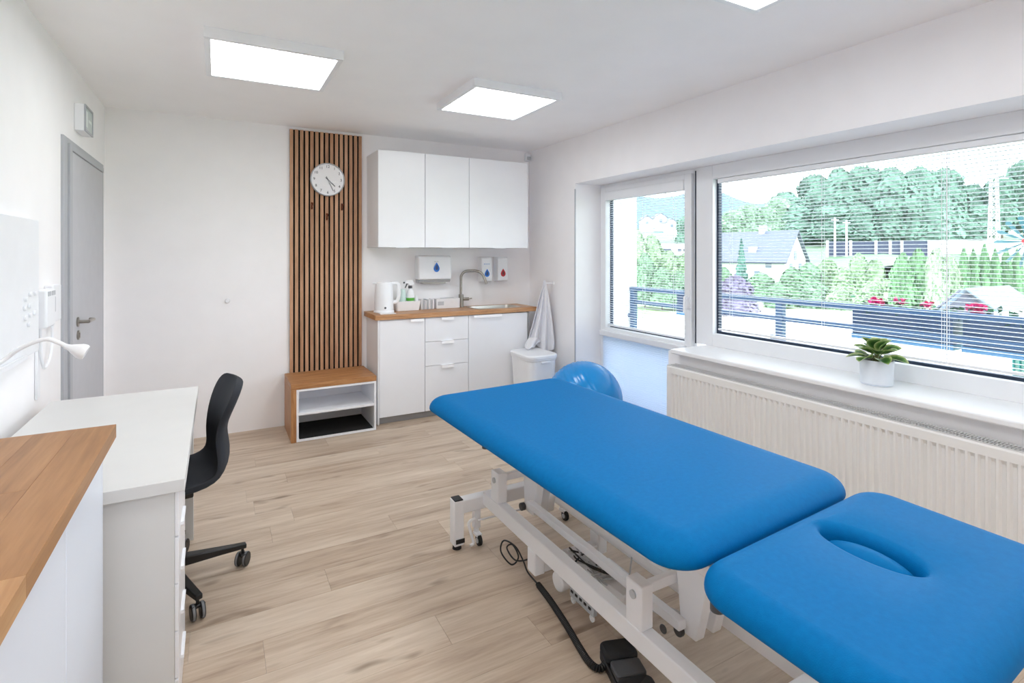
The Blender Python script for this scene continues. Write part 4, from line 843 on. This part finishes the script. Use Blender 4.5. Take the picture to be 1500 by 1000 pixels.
# foot pedal with coiled cord
fp = thing('foot_pedal', 'black twin foot pedal on the floor beside the table rail', 'pedal', (1.22, 1.42, 0))
fa_ = math.radians(-18)
def fpm(x, y): return (1.176 + x * math.cos(fa_) - y * math.sin(fa_), 1.350 + x * math.sin(fa_) + y * math.cos(fa_))
def fbox(x0, x1, y0, y1, z0, z1, r=0.02, z2=None):
    q = rrect(x0, x1, y0, y1, r, 5); c0 = ((x0 + x1) / 2, (y0 + y1) / 2)
    rg = [[(*fpm(x, y), z0) for x, y in q], [(*fpm(x, y), z1) for x, y in q]]
    if z2: rg.append([(*fpm(c0[0] + (x - c0[0]) * 0.86, c0[1] + (y - c0[1]) * 0.86), z2) for x, y in q])
    return MB().loft(rg)
build('pedal_base', fbox(-0.058, 0.058, -0.125, 0.125, 0.001, 0.03), M['black'], fp, bevel=0.004)
build('centre_block', fbox(-0.052, 0.052, -0.035, 0.035, 0.03, 0.052, 0.012), M['darkgrey'], fp, bevel=0.004)
build('pedal', fbox(-0.058, 0.058, 0.04, 0.125, 0.034, 0.05, 0.022, 0.056), M['rubber'], fp, bevel=0.003); build('pedal', fbox(-0.058, 0.058, -0.125, -0.04, 0.034, 0.05, 0.022, 0.056), M['rubber'], fp, bevel=0.003)
path = spline([(1.172, 1.905, 0.02), (1.165, 1.80, 0.0145), (1.142, 1.66, 0.0145), (1.115, 1.53, 0.0145), (1.105, 1.46, 0.0145), (1.118, 1.425, 0.0145), (1.15, 1.43, 0.02)], 12)
seglen = [0]
for a, b in zip(path[:-1], path[1:]): seglen.append(seglen[-1] + (b - a).length)
turns = int(seglen[-1] / 0.0068); hp = []
for i in range(turns * 10 + 1):
    s = seglen[-1] * i / (turns * 10); j = max(0, min(len(path) - 2, np.searchsorted(seglen, s) - 1)); t = (s - seglen[j]) / max(1e-6, seglen[j + 1] - seglen[j]); p = path[j].lerp(path[j + 1], t); d = (path[j + 1] - path[j]).normalized()
    x = d.cross(Vector((0, 0, 1))).normalized(); u = x.cross(d); a = 2 * PI * i / 10; hp.append(p + (x * math.cos(a) + u * math.sin(a)) * 0.0095)
build('coiled_cord', MB().tube(hp, 0.0032, 5), M['black'], fp)
build('straight_cord', MB().tube(spline([(1.172, 1.905, 0.02), (1.178, 2.0, 0.02), (1.178, 2.04, 0.05), (1.172, 2.10, 0.085), (1.150, 2.17, 0.085), (1.125, 2.15, 0.05), (1.135, 2.07, 0.03), (1.165, 2.06, 0.06), (1.168, 2.12, 0.085), (1.150, 2.14, 0.065), (1.15, 2.06, 0.05), (1.175, 1.98, 0.09), (1.20, 1.92, 0.15)], 8), 0.0035, 7), M['black'], fp)
build('plug_cord', MB().tube(spline([(1.15, 1.43, 0.02), (1.16, 1.41, 0.022), (1.165, 1.39, 0.022)], 5), 0.0035, 7), M['black'], fp)

# ------------------------------------------------------------------ outdoors
cw = Vector((math.sin(YAW), math.cos(YAW))); cr = Vector((math.cos(YAW), -math.sin(YAW)))
def E(px, d):
    p = (cw + cr * ((px - 750) / 783.6)) * d; return p.x, p.y
def Z(py, d): return CAM_H + (371.8 - py) / 783.6 * d
GZ = -3.2
struct('terrace', MB().box(XO, 4.72, -1.5, 9.0, -0.25, -0.05), M['terrace'])
struct('ground', MB().box(XO + 0.01, 900, -500, 900, GZ - 1, GZ), M['meadow'])
g = MB(); P4 = [E(700, 26), E(2300, 15), E(2300, 44), E(1010, 44)]
struct('yard', MB().prism([(x, y, GZ) for x, y in P4], (0, 0, 0.03)), M['yard'])
setprops(struct('side_wall', MB().box(XO, 4.72, 5.26, 5.55, -0.25, 3.2), M['render']), None)
# wooded hill behind: ridge grid
def hill(u, v):
    px = 500 + 1700 * u; d = 95 + 210 * v; x, y = E(px, d)
    h = 22 * (max(0, v) ** 1.1) * (0.55 + 0.45 * math.exp(-((px - 1330) / 330) ** 2)) + 1.2 * math.sin(px * 0.02 + v * 9)
    return (x, y, GZ + 1.6 + h)
struct('hill', MB().grid(hill, 60, 16), M['hill'])
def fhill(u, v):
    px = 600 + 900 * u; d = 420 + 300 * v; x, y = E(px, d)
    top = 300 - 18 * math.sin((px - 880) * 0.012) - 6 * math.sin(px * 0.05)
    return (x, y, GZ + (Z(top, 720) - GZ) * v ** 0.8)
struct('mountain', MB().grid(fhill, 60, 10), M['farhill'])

# balcony railing
RXo = 4.62
rl = thing('balcony_railing', 'dark blue grey metal railing along the terrace edge', 'railing', (RXo, 2, -0.05))
build('top_rail', MB().box(RXo - 0.03, RXo + 0.03, -1.4, 5.25, 0.935, 0.985), M['railing'], rl, bevel=0.004)
build('lower_rail', MB().box(RXo - 0.02, RXo + 0.02, -1.4, 5.25, 0.775, 0.815), M['railing'], rl, bevel=0.004)
for yy in (5.20, 3.18, 1.16, -0.86):
    p = build('post', MB().box(RXo - 0.03, RXo + 0.03, yy - 0.035, yy + 0.035, -0.048, 0.9345), M['railing'], rl, bevel=0.003)
    build('post_bracket', MB().box(RXo - 0.045, RXo - 0.03, yy - 0.08, yy + 0.08, 0.60, 0.64), M['railing'], p)
def flowerbox(y0, y1, spots, lab):
    b = thing('flower_box', lab, 'flower box', (RXo + 0.14, (y0 + y1) / 2, 0.8), 'flower boxes on the railing')
    x0, x1 = RXo + 0.05, RXo + 0.24
    build('box', MB().box(x0, x0 + 0.01, y0, y1, 0.74, 0.93).box(x1 - 0.01, x1, y0, y1, 0.74, 0.93).box(x0 + 0.01, x1 - 0.01, y0, y0 + 0.01, 0.74, 0.93).box(x0 + 0.01, x1 - 0.01, y1 - 0.01, y1, 0.74, 0.93).box(x0 + 0.01, x1 - 0.01, y0 + 0.01, y1 - 0.01, 0.74, 0.75), M['planter'], b)
    build('lower_band', MB().box(x0 - 0.006, x1 + 0.006, y0 - 0.006, y1 + 0.006, 0.70, 0.739), M['planterlow'], b)
    build('box_soil', MB().box(x0 + 0.0105, x1 - 0.0105, y0 + 0.0105, y1 - 0.0105, 0.751, 0.90), M['soil'], b)
    fo = MB(); fl_ = []
    for i in range(260):
        c0 = Vector((random.uniform(x0, x1), random.uniform(y0, y1), 0.90 + abs(random.gauss(0, 0.05)))); a = Vector((random.gauss(0, 1), random.gauss(0, 1), random.gauss(0, 1))).normalized() * 0.024; bb = a.cross(Vector((0.3, 0.4, 0.8))).normalized() * 0.02
        fo.add([c0 - a, c0 + bb, c0 + a, c0 - bb], [(0, 1, 2, 3)])
    o = build('foliage', fo, M['leaf_box'], b, smooth=0, kind='stuff')
    for fy, fz in spots:
        q = MB()
        for i in range(46):
            c0 = Vector((x0 + 0.08 + random.gauss(0, 0.018), fy + random.gauss(0, 0.020), fz - 0.02 + random.gauss(0, 0.011))); a = Vector((random.gauss(0, 1), random.gauss(0, 1), random.gauss(0, 1))).normalized() * 0.014; bb = a.cross(Vector((0.3, 0.4, 0.8))).normalized() * 0.014
            q.add([c0 - a, c0 + bb, c0 + a, c0 - bb], [(0, 1, 2, 3)])
        build('blossom', q, M['petal'], b, smooth=0)
flowerbox(1.86, 2.56, ((2.43, 1.04), (2.40, 1.02), (2.24, 1.045), (2.05, 1.035)), 'dark blue flower box with pink geraniums on the railing behind the house plant')
flowerbox(1.10, 1.80, ((1.77, 1.035), (1.73, 1.045), (1.74, 1.0), (1.30, 1.03)), 'dark blue flower box with red geraniums nearest the pinwheel')
flowerbox(4.10, 4.52, ((4.28, 1.05), (4.33, 1.04)), 'dark blue flower box on the railing seen through the balcony door')

# pinwheel on a stick fixed to the railing
pw = thing('garden_pinwheel', 'teal garden pinwheel with a red hub on the terrace', 'pinwheel', (4.3, 1.33, -0.05))
hub = Vector((4.3, 1.335, 1.475))
build('pole', MB().cyl((hub.x, hub.y, -0.049), (hub.x, hub.y, hub.z), 0.007, 10), M['galv'], pw); build('hub', MB().cyl(hub + Vector((-0.03, 0, 0)), hub + Vector((0.02, 0, 0)), 0.022, 20), M['redhub'], pw, bevel=0.005)
for i in range(14):
    a = 2 * PI * i / 14; u = Vector((0, math.cos(a), math.sin(a))); v = Vector((0, -math.sin(a), math.cos(a))); nx_ = Vector((1, 0, 0)); tw2 = (v * 0.75 + nx_ * 0.66)
    ps = [hub + u * r + tw2 * s * w_ for r, s, w_ in ((0.03, -1, 0.004), (0.10, -1, 0.010), (0.15, -1, 0.015), (0.165, 0, 0.0), (0.15, 1, 0.015), (0.10, 1, 0.010), (0.03, 1, 0.004))]
    build('blade', MB().prism(ps, nx_ * 0.0015), M['teal'], pw)

# vegetation -------------------------------------------------------
def crown_mesh(name, m, kind, nl=1300, seed=0, ls=0.11):
    r_ = np.random.default_rng(seed); mb = MB()
    def prof(t):
        if kind == 'round': return math.sqrt(max(0, 1 - (2 * t - 1) ** 2)) * (0.9 + 0.25 * math.sin(t * 9))
        if kind == 'fir': return (1 - t) ** 0.9 * (0.75 + 0.25 * math.cos(t * 42))
        if kind == 'column': return min(1, (1 - t) * 3.2) ** 0.7 * min(1, 0.7 + t * 2)
        if kind == 'bush': return math.sqrt(max(0, 1 - t ** 2.2)) * (0.92 + 0.1 * math.sin(t * 11))
    bumps = r_.normal(size=(26, 3)); bumps /= np.linalg.norm(bumps, axis=1)[:, None]
    def rad(t, a):
        d = np.array([math.cos(a) * math.sin(PI * t), math.sin(a) * math.sin(PI * t), -math.cos(PI * t)]); k = (bumps @ d).max()
        return prof(t) * (0.70 + 0.34 * max(0, (k - 0.72)) / 0.28 if kind in ('round', 'bush') else 0.93)
    mb.lathe([(max(0.001, 0.80 * prof(t / 14)), t / 14) for t in range(15)], (0, 0, 0), 18)
    for i in range(nl):
        t = r_.uniform(0.01, 0.99); a = r_.uniform(0, 2 * PI); rr = rad(t, a) * r_.uniform(0.86, 1.06); c0 = Vector((rr * math.cos(a), rr * math.sin(a), t + r_.normal() * 0.01))
        nrm = Vector((math.cos(a) + r_.normal() * .5, math.sin(a) + r_.normal() * .5, 0.5 + r_.normal() * .5)).normalized(); x = nrm.cross(Vector((0, 0, 1))).normalized(); yv = nrm.cross(x); l = ls * r_.uniform(0.6, 1.3)
        yv = Vector((yv.x, yv.y, yv.z * 0.7)); mb.add([c0 - x * l, c0 - yv * l * .6, c0 + x * l, c0 + yv * l * .6], [(0, 1, 2, 3)])
    return mesh_of(name, mb, m, 0)
CM = {}
for key, mm, kd, nl, ls in (('forest', 'leaf_forest', 'round', 1500, .12), ('forest2', 'leaf_forest', 'bush', 1500, .12), ('light', 'leaf_light', 'bush', 1500, .10), ('bush', 'leaf_bush', 'bush', 1300, .11), ('thuja', 'leaf_thuja', 'column', 1500, .10), ('fir', 'leaf_fir', 'fir', 1400, .12), ('purple', 'leaf_purple', 'bush', 1100, .12), ('pale', 'leaf_hazed', 'round', 1300, .12)):
    CM[key] = crown_mesh('crown_' + key, M[mm], kd, nl, len(CM) + 3, ls)
trunkm = mesh_of('trunk', MB().cyl((0, 0, 0), (0, 0, 1), 0.5, 10, 0.3), M['trunk'])
def tree(name, key, lab, cat, px, d, ytop, wpx, zg, tr=0.0, group=None):
    """tree standing at (px, depth d): crown top seen at row ytop, wpx wide"""
    x, y = E(px, d); H = Z(ytop, d) - zg; r = wpx / 783.6 * d / 2
    t = thing(name, lab, cat, (x, y, zg), group)
    share('crown', CM[key], None, t, (0, 0, H * tr), (0, 0, random.uniform(0, 6)), (r, r, H * (1 - tr)))
    if tr > 0: share('trunk', trunkm, None, t, (0, 0, -0.6), (0, 0, 0), (r * 0.14, r * 0.14, H * tr + 1.2))
    return t
ORD = ['first','second','third','fourth','fifth','sixth','seventh','eighth','ninth','tenth','eleventh','twelfth']
random.seed(5)
FG = 'broadleaf trees of the wood behind the noise barrier'; FL = 'tall broadleaf tree in the wood behind the noise barrier'
def hz(px, d):
    v = max(0, (d - 95) / 210); return GZ + 1.6 + 22 * v ** 1.1 * (0.55 + 0.45 * math.exp(-((px - 1330) / 330) ** 2)) + 1.2 * math.sin(px * 0.02 + v * 9) - 0.3
for row, (d, yt0) in enumerate(((185, 252), (165, 272), (148, 300))):
    px = 1150 + row * 14; kk = 0
    while px < 1455:
        dip = 22 if px > 1415 else 0; up = -14 * math.exp(-((px - 1345) / 50) ** 2) + (24 if px < 1190 else 0)
        tree('broadleaf_tree', random.choice(('forest', 'forest2')), '%s broadleaf tree from the left in the %s row of the wood' % (ORD[min(kk, 11)], ('tall back', 'middle', 'low front')[row]), 'tree', px, d + random.uniform(-6, 6), yt0 + up + dip + random.uniform(-8, 10), random.uniform(46, 66), hz(px, d), 0.12, FG); px += random.uniform(34, 44); kk += 1
for kk, px in enumerate((1468, 1500, 1532)): tree('broadleaf_tree', 'forest', '%s broadleaf tree right of the lattice pylon' % ORD[kk], 'tree', px, 175, 262 + (px - 1465) * -0.7, 46, hz(px, 175), 0.12, FG)
PG = 'pale trees on the slope left of the wood'; PLb = 'pale tree on the slope above the white house'
for kk, (px, yt) in enumerate(((1050, 318), (1075, 308), (1098, 300), (1122, 304), (1140, 290), (1064, 325), (1110, 322))): tree('pale_tree', 'pale', PLb + ', ' + ('leftmost', 'third from the left', 'fourth from the left', 'second from the right', 'rightmost', 'second from the left', 'third from the right')[kk], 'tree', px, 170, yt, 40, hz(px, 170), 0.1, PG)
DG = 'trees seen through the balcony door'; DL = 'leafy green tree beyond the terrace seen through the balcony door'
for kk, (px, d, yt, w_) in enumerate(((930, 60, 335, 46), (955, 66, 345, 44), (980, 60, 368, 40), (1004, 70, 372, 40), (945, 46, 372, 40), (970, 44, 392, 40), (915, 70, 330, 40), (995, 44, 398, 40))): tree('garden_tree', 'light' if d > 50 else 'bush', ('bright green tree through the balcony door beside the white side wall', 'bright green tree second from the side wall through the balcony door', 'bright green tree below the distant dark windows', 'bright green tree at the inner edge of the balcony door pane', 'darker low tree through the balcony door nearest the railing corner', 'darker low tree in the middle of the balcony door pane', 'tall green tree half hidden by the white side wall', 'lowest dark tree at the inner edge of the balcony door')[kk], 'tree', px, d, yt, w_, GZ, 0.1, DG)
tree('dark_tree', 'forest', 'dark bushy tree at the upper edge of the balcony door pane', 'tree', 1003, 136, 318, 30, hz(1003, 136), 0.12)
tree('fir_tree', 'fir', 'slender fir tree in front of the white house', 'tree', 1086, 62, 352, 26, GZ, 0.06)
tree('purple_bush', 'purple', 'purple leaved bush below the fir tree', 'bush', 1078, 40, 404, 60, GZ)
BG = 'green garden bushes around the white house'; BL = 'green garden bush around the white house'
for kk, (px, d, yt, w_) in enumerate(((1115, 58, 400, 44), (1160, 56, 392, 40), (1185, 62, 386, 44), (1212, 64, 380, 40), (1235, 60, 392, 40), (1140, 46, 414, 40), (1190, 46, 410, 46), (1258, 70, 372, 34), (1282, 66, 380, 34), (1060, 52, 392, 36), (1230, 44, 420, 40), (1275, 48, 412, 40))): tree('garden_bush', 'light' if px > 1205 else 'bush', ('garden bush left under the white house wall', 'garden bush under the gable of the white house', 'garden bush right of the white house gable', 'light green bush left of the first barrier post', 'light green bush below the first barrier panel', 'low garden bush in front of the white house', 'low garden bush right of the white house', 'small light bush below the second barrier panel', 'small light bush below the third barrier panel', 'garden bush at the left edge of the wide window', 'low light bush in the middle of the garden', 'low light bush left of the leafy shrubs')[kk], 'bush', px, d, yt, w_, GZ, 0, BG)
LG = 'light leafy shrubs left of the thuja hedge'; LL = 'tall light green leafy shrub left of the thuja hedge'
for kk, (px, d, yt, w_) in enumerate(((1322, 34, 372, 36), (1345, 36, 366, 36), (1372, 33, 366, 44), (1392, 35, 376, 36))): tree('leafy_shrub', 'thuja' if px < 1350 else 'light', ('darker leafy shrub below the last barrier panel', 'darker leafy shrub right of the last barrier panel', 'pale leafy shrub in the middle before the concrete wall', 'pale leafy shrub touching the thuja hedge')[kk], 'shrub', px, d, yt, w_, GZ, 0, LG)
TG = 'columnar thujas of the hedge behind the shed'; TL = 'columnar green thuja of the hedge behind the shed'
for i, px in enumerate((1412, 1426, 1442, 1458, 1474, 1490)): tree('thuja', 'thuja', '%s columnar thuja from the left in the hedge behind the shed' % ORD[i], 'thuja', px, 38, 364 - (6 if i == 2 else 0) + 2 * (i % 2), 15.5, GZ, 0, TG)

# white house ------------------------------------------------------
def house():
    d = 80; ox, oy = E(1150, d); u = Vector((-cr.x, -cr.y, 0)); rot = Matrix.Rotation(math.radians(-50), 3, 'Z'); u = rot @ u; v = Vector((-u.y, u.x, 0)); v = v if v.dot(Vector((cw.x, cw.y, 0))) > 0 else -v
    t = thing('white_house', 'white house with a pale grey gabled roof beyond the garden', 'house', (ox, oy, GZ))
    o = Vector((ox, oy, GZ)); L_, W_, He, Hr = 12.5, 7.4, Z(379, d) - GZ, Z(338, d) - GZ
    P = lambda a, b, h: o + u * a + v * b + Vector((0, 0, h))
    build('walls', MB().prism([P(0, 0, 0), P(0, W_, 0), P(0, W_, He), P(0, W_ / 2, Hr - 0.15), P(0, 0, He)], u * L_), M['render'], t, smooth=0)
    for s in (0, 1):
        e = -0.6 if s == 0 else W_ + 0.6; ze = He - 0.6 * (Hr - He) / (W_ / 2)
        a, b, c_, d_ = P(-0.5, e, ze), P(L_ + 0.5, e, ze), P(L_ + 0.5, W_ / 2, Hr), P(-0.5, W_ / 2, Hr)
        build('roof_slope', MB().prism([a, b, c_, d_], (0, 0, 0.22)), M['roof'], t, smooth=0)
    q = P(L_ * 0.40, W_ / 2, Hr - 0.6); build('chimney', MB().box(q.x - 0.45, q.x + 0.45, q.y - 0.45, q.y + 0.45, q.z, q.z + 1.7), M['chimney'], t, smooth=0)
    q = P(L_ * 0.42, W_ * 0.18, He + 0.9); build('dormer', MB().prism([P(L_ * .38, .6, He + .7), P(L_ * .47, .6, He + .7), P(L_ * .47, .6, He + 1.9), P(L_ * .38, .6, He + 1.9)], v * 1.6), M['render'], t, smooth=0)
    for a, h in ((L_ * 0.16, He * 0.62), (L_ * 0.5, He * 0.62), (L_ * 0.8, He * 0.62), (L_ * 0.3, He * 0.2)): build('window', MB().prism([P(a, -0.03, h), P(a + .9, -0.03, h), P(a + .9, -0.03, h + 1.2), P(a, -0.03, h + 1.2)], -v * 0.05), M['houseglass'], t, smooth=0)
    for b, h, hh in ((W_ * .42, He * .95, 1.4), (W_ * .2, He * .45, 1.4), (W_ * .65, He * .45, 1.4)): build('window', MB().prism([P(-0.03, b, h), P(-0.03, b + 1.0, h), P(-0.03, b + 1.0, h + hh), P(-0.03, b, h + hh)], -u * 0.05), M['houseglass'], t, smooth=0)
    s0 = P(-0.2, 0, He); build('gutter', MB().bar(P(-0.5, -0.66, He - 0.65), P(L_ + .5, -0.66, He - 0.65), 0.14, 0.14), M['barrier'], t)
house()
def hut(px, d, ytop, wpx, lab, roofm='roof'):
    x, y = E(px, d); w_ = wpx / 783.6 * d; zt = Z(ytop, d); zb = zt - w_ * 0.9; t = thing('distant_house', lab, 'house', (x, y, zb))
    R_ = Vector((cr.x, cr.y, 0)); F = Vector((cw.x, cw.y, 0)); P = lambda a, b, h: Vector((x, y, zb)) + R_ * a * w_ + F * b * w_ + Vector((0, 0, h * w_))
    build('walls', MB().prism([P(-.5, 0, -0.6), P(.5, 0, -0.6), P(.5, 0, .55), P(0, 0, .88), P(-.5, 0, .55)], F * w_ * 0.9), M['render'], t, smooth=0)
    for s in (-1, 1): build('roof_slope', MB().prism([P(s * .58, -.05, .50), P(s * .58, .95, .50), P(0, .95, .9), P(0, -.05, .9)], (0, 0, 0.05 * w_)), M[roofm], t, smooth=0)
    build('window', MB().prism([P(-.12, -.01, .15), P(.12, -.01, .15), P(.12, -.01, .4), P(-.12, -.01, .4)], F * -0.02 * w_), M['houseglass'], t, smooth=0)
hut(948, 210, 316, 16, 'small distant white house on the hillside, leftmost through the balcony door'); hut(968, 215, 312, 18, 'small distant white house on the hillside, in the middle of the balcony door'); hut(984, 205, 320, 16, 'small distant white house on the hillside, rightmost through the balcony door'); hut(1138, 190, 312, 14, 'small distant white house above the ridge of the near house')

# noise barrier on the embankment
d = 118; nb = thing('noise_barrier', 'long dark panelled noise barrier with pale posts below the wood', 'barrier', (*E(1290, d), Z(385, d)))
edges = [1212, 1246, 1283, 1304, 1321, 1361]
for a, b in zip(edges[:-1], edges[1:]):
    A = Vector((*E(a + 0.5, d), 0)); B = Vector((*E(b - 0.5, d), 0)); zt, zb = Z(353, d), Z(376, d)
    build('barrier_panel', MB().bar(Vector((A.x, A.y, (zt + zb) / 2)), Vector((B.x, B.y, (zt + zb) / 2)), 0.25, zt - zb), M['barrier'], nb, smooth=0)
for e in edges:
    x, y = E(e, d - 0.3); build('post', MB().box(x - .2, x + .2, y - .2, y + .2, Z(392, d), Z(352, d)), M['concrete'], nb, smooth=0)
A = Vector((*E(1362, d), 0)); B = Vector((*E(1600, d), 0)); zc_ = (Z(352, d) + Z(372, d)) / 2
setprops(build('concrete_wall', MB().bar(Vector((A.x, A.y, zc_)), Vector((B.x, B.y, zc_)), 0.4, Z(352, d) - Z(372, d)), M['concrete'], smooth=0), 'pale concrete wall continuing the noise barrier behind the thujas', 'wall')
A = Vector((*E(900, 119), 0)); B = Vector((*E(1240, 119), 0))
def berm(u, v):
    px = 850 + 900 * u; dd = 108 + 16 * v; x, y = E(px, dd); return (x, y, GZ + (Z(374, 118) - GZ) * min(1, v * 1.6))
struct('embankment', MB().grid(berm, 30, 6), M['hill'])
vi = thing('viaduct_wall', 'pale low building with dark window openings seen through the balcony door', 'building', (*E(985, 116), Z(372, 116)))
A = Vector((*E(966, 116), 0)); B = Vector((*E(1030, 116), 0)); zt, zb = Z(357, 116), Z(374, 116)
build('walls', MB().bar(Vector((A.x, A.y, (zt + zb) / 2)), Vector((B.x, B.y, (zt + zb) / 2)), 3, zt - zb), M['render'], vi, smooth=0)
for a, b in ((970, 983), (993, 998), (1001, 1006)):
    A = Vector((*E(a, 114.3), 0)); B = Vector((*E(b, 114.3), 0)); build('window', MB().bar(Vector((A.x, A.y, Z(366, 114.3))), Vector((B.x, B.y, Z(366, 114.3))), 0.1, 0.5), M['barrier'], vi, smooth=0)

# lattice pylon and poles
x0, y0 = E(1456, 112); py = thing('lattice_pylon', 'slender pale lattice pylon in front of the wood', 'pylon', (x0, y0, hz(1456, 112)))
zb, zt = hz(1456, 112), Z(228, 112); wb_, wt_ = 0.85, 0.40
def corner(i, h):
    w_ = wb_ + (wt_ - wb_) * h; sx, sy = ((-1, -1), (1, -1), (1, 1), (-1, 1))[i % 4]; return Vector((x0 + sx * w_, y0 + sy * w_, zb + (zt - zb) * h))
for i in range(4): build('leg', MB().bar(corner(i, 0), corner(i, 1), 0.18, 0.18), M['galv'], py, smooth=0)
br = MB()
for k in range(14):
    for i in range(4):
        br.bar(corner(i, k / 14), corner(i + 1, (k + 1) / 14), 0.09, 0.09).bar(corner(i + 1, k / 14), corner(i, (k + 1) / 14), 0.09, 0.09)
build('bracing', br, M['galv'], py, smooth=0, kind='stuff')
for h in (0.8, 0.97):
    c0 = Vector((x0, y0, zb + (zt - zb) * h)); R_ = Vector((cr.x, cr.y, 0)); build('cross_arm', MB().bar(c0 - R_ * 1.5, c0 + R_ * 3.0, 0.16, 0.16), M['galv'], py, smooth=0)
for px, yt, lab in ((1223, 318, 'thin pale utility pole before the wood, left of the pair'), (1240, 322, 'thin pale utility pole before the wood, right of the pair')):
    x, y = E(px, 116); pl2 = thing('utility_pole', lab, 'pole', (x, y, Z(372, 116)), 'utility poles before the wood')
    build('pole', MB().cyl((x, y, Z(376, 116)), (x, y, Z(yt, 116)), 0.22, 10, 0.16), M['galv'], pl2); build('cross_arm', MB().bar(Vector((x, y, Z(yt + 4, 116))) - Vector((cr.x, cr.y, 0)) * 0.8, Vector((x, y, Z(yt + 4, 116))) + Vector((cr.x, cr.y, 0)) * 0.8, 0.14, 0.14), M['galv'], pl2)

# shed with a grey gable
d = 26; t = thing('garden_shed', 'garden shed with a grey timber gable and pale roof below the thujas', 'shed', (*E(1420, d), GZ))
R_ = Vector((cr.x, cr.y, 0)); F = Vector((cw.x, cw.y, 0)); a0 = Vector((*E(1367, d), 0)); a1 = Vector((*E(1456, d), 0)); ap = Vector((*E(1408, d), 0)); dirn = (R_ * 1.0 + F * 0.35).normalized()
zE, zA, zg = Z(456, d), Z(425, d), GZ
wl = [Vector((a0.x, a0.y, zg)), Vector((a1.x, a1.y, zg)), Vector((a1.x, a1.y, zE)), Vector((ap.x, ap.y, zA)), Vector((a0.x, a0.y, zE))]
build('gable_wall', MB().prism(wl, F * 0.15), M['shedwall'], t, smooth=0)
ext = R_ * 4.2 + F * 2.2
def slope_(p, q, nm): build(nm, MB().prism([p, q, q + ext, p + ext], (0, 0, 0.08)), M['shedroof'], t, smooth=0)
pa = Vector((ap.x, ap.y, zA + 0.05)) - F * 0.2; pr = Vector((a1.x, a1.y, zE - 0.02)) - F * 0.2; plf = Vector((a0.x, a0.y, zE - 0.02)) - F * 0.2
slope_(pr, pa, 'roof_slope'); slope_(pa, plf, 'roof_slope')
build('side_wall', MB().prism([Vector((a1.x, a1.y, zg)), Vector((a1.x, a1.y, zE)), Vector((a1.x, a1.y, zE)) + ext, Vector((a1.x, a1.y, zg)) + ext], F * 0.1), M['render'], t, smooth=0)
gt = thing('garden_gate', 'teal panelled garden gate at the right edge beyond the railing', 'gate', (*E(1500, 20), GZ))
A = Vector((*E(1481, 20), 0)); B = Vector((*E(1530, 20), 0)); build('gate_panel', MB().bar(Vector((A.x, A.y, (Z(478, 20) + GZ) / 2)), Vector((B.x, B.y, (Z(478, 20) + GZ) / 2)), 0.08, Z(478, 20) - GZ), M['tealdoor'], gt, smooth=0)
for i in range(3):
    x, y = E(1490 + i * 9, 19.9); build('gate_slat', MB().box(x - .04, x + .04, y - .04, y + .04, GZ, Z(482, 20)), M['leaf_fir'], gt, smooth=0)
gw = setprops(build('garden_wall', MB().bar(Vector((*E(1402, 20), (Z(470, 20) + GZ) / 2)), Vector((*E(1480, 20), (Z(470, 20) + GZ) / 2)), 0.15, Z(470, 20) - GZ), M['concrete'], smooth=0), 'pale garden wall beside the teal gate beyond the railing', 'wall')
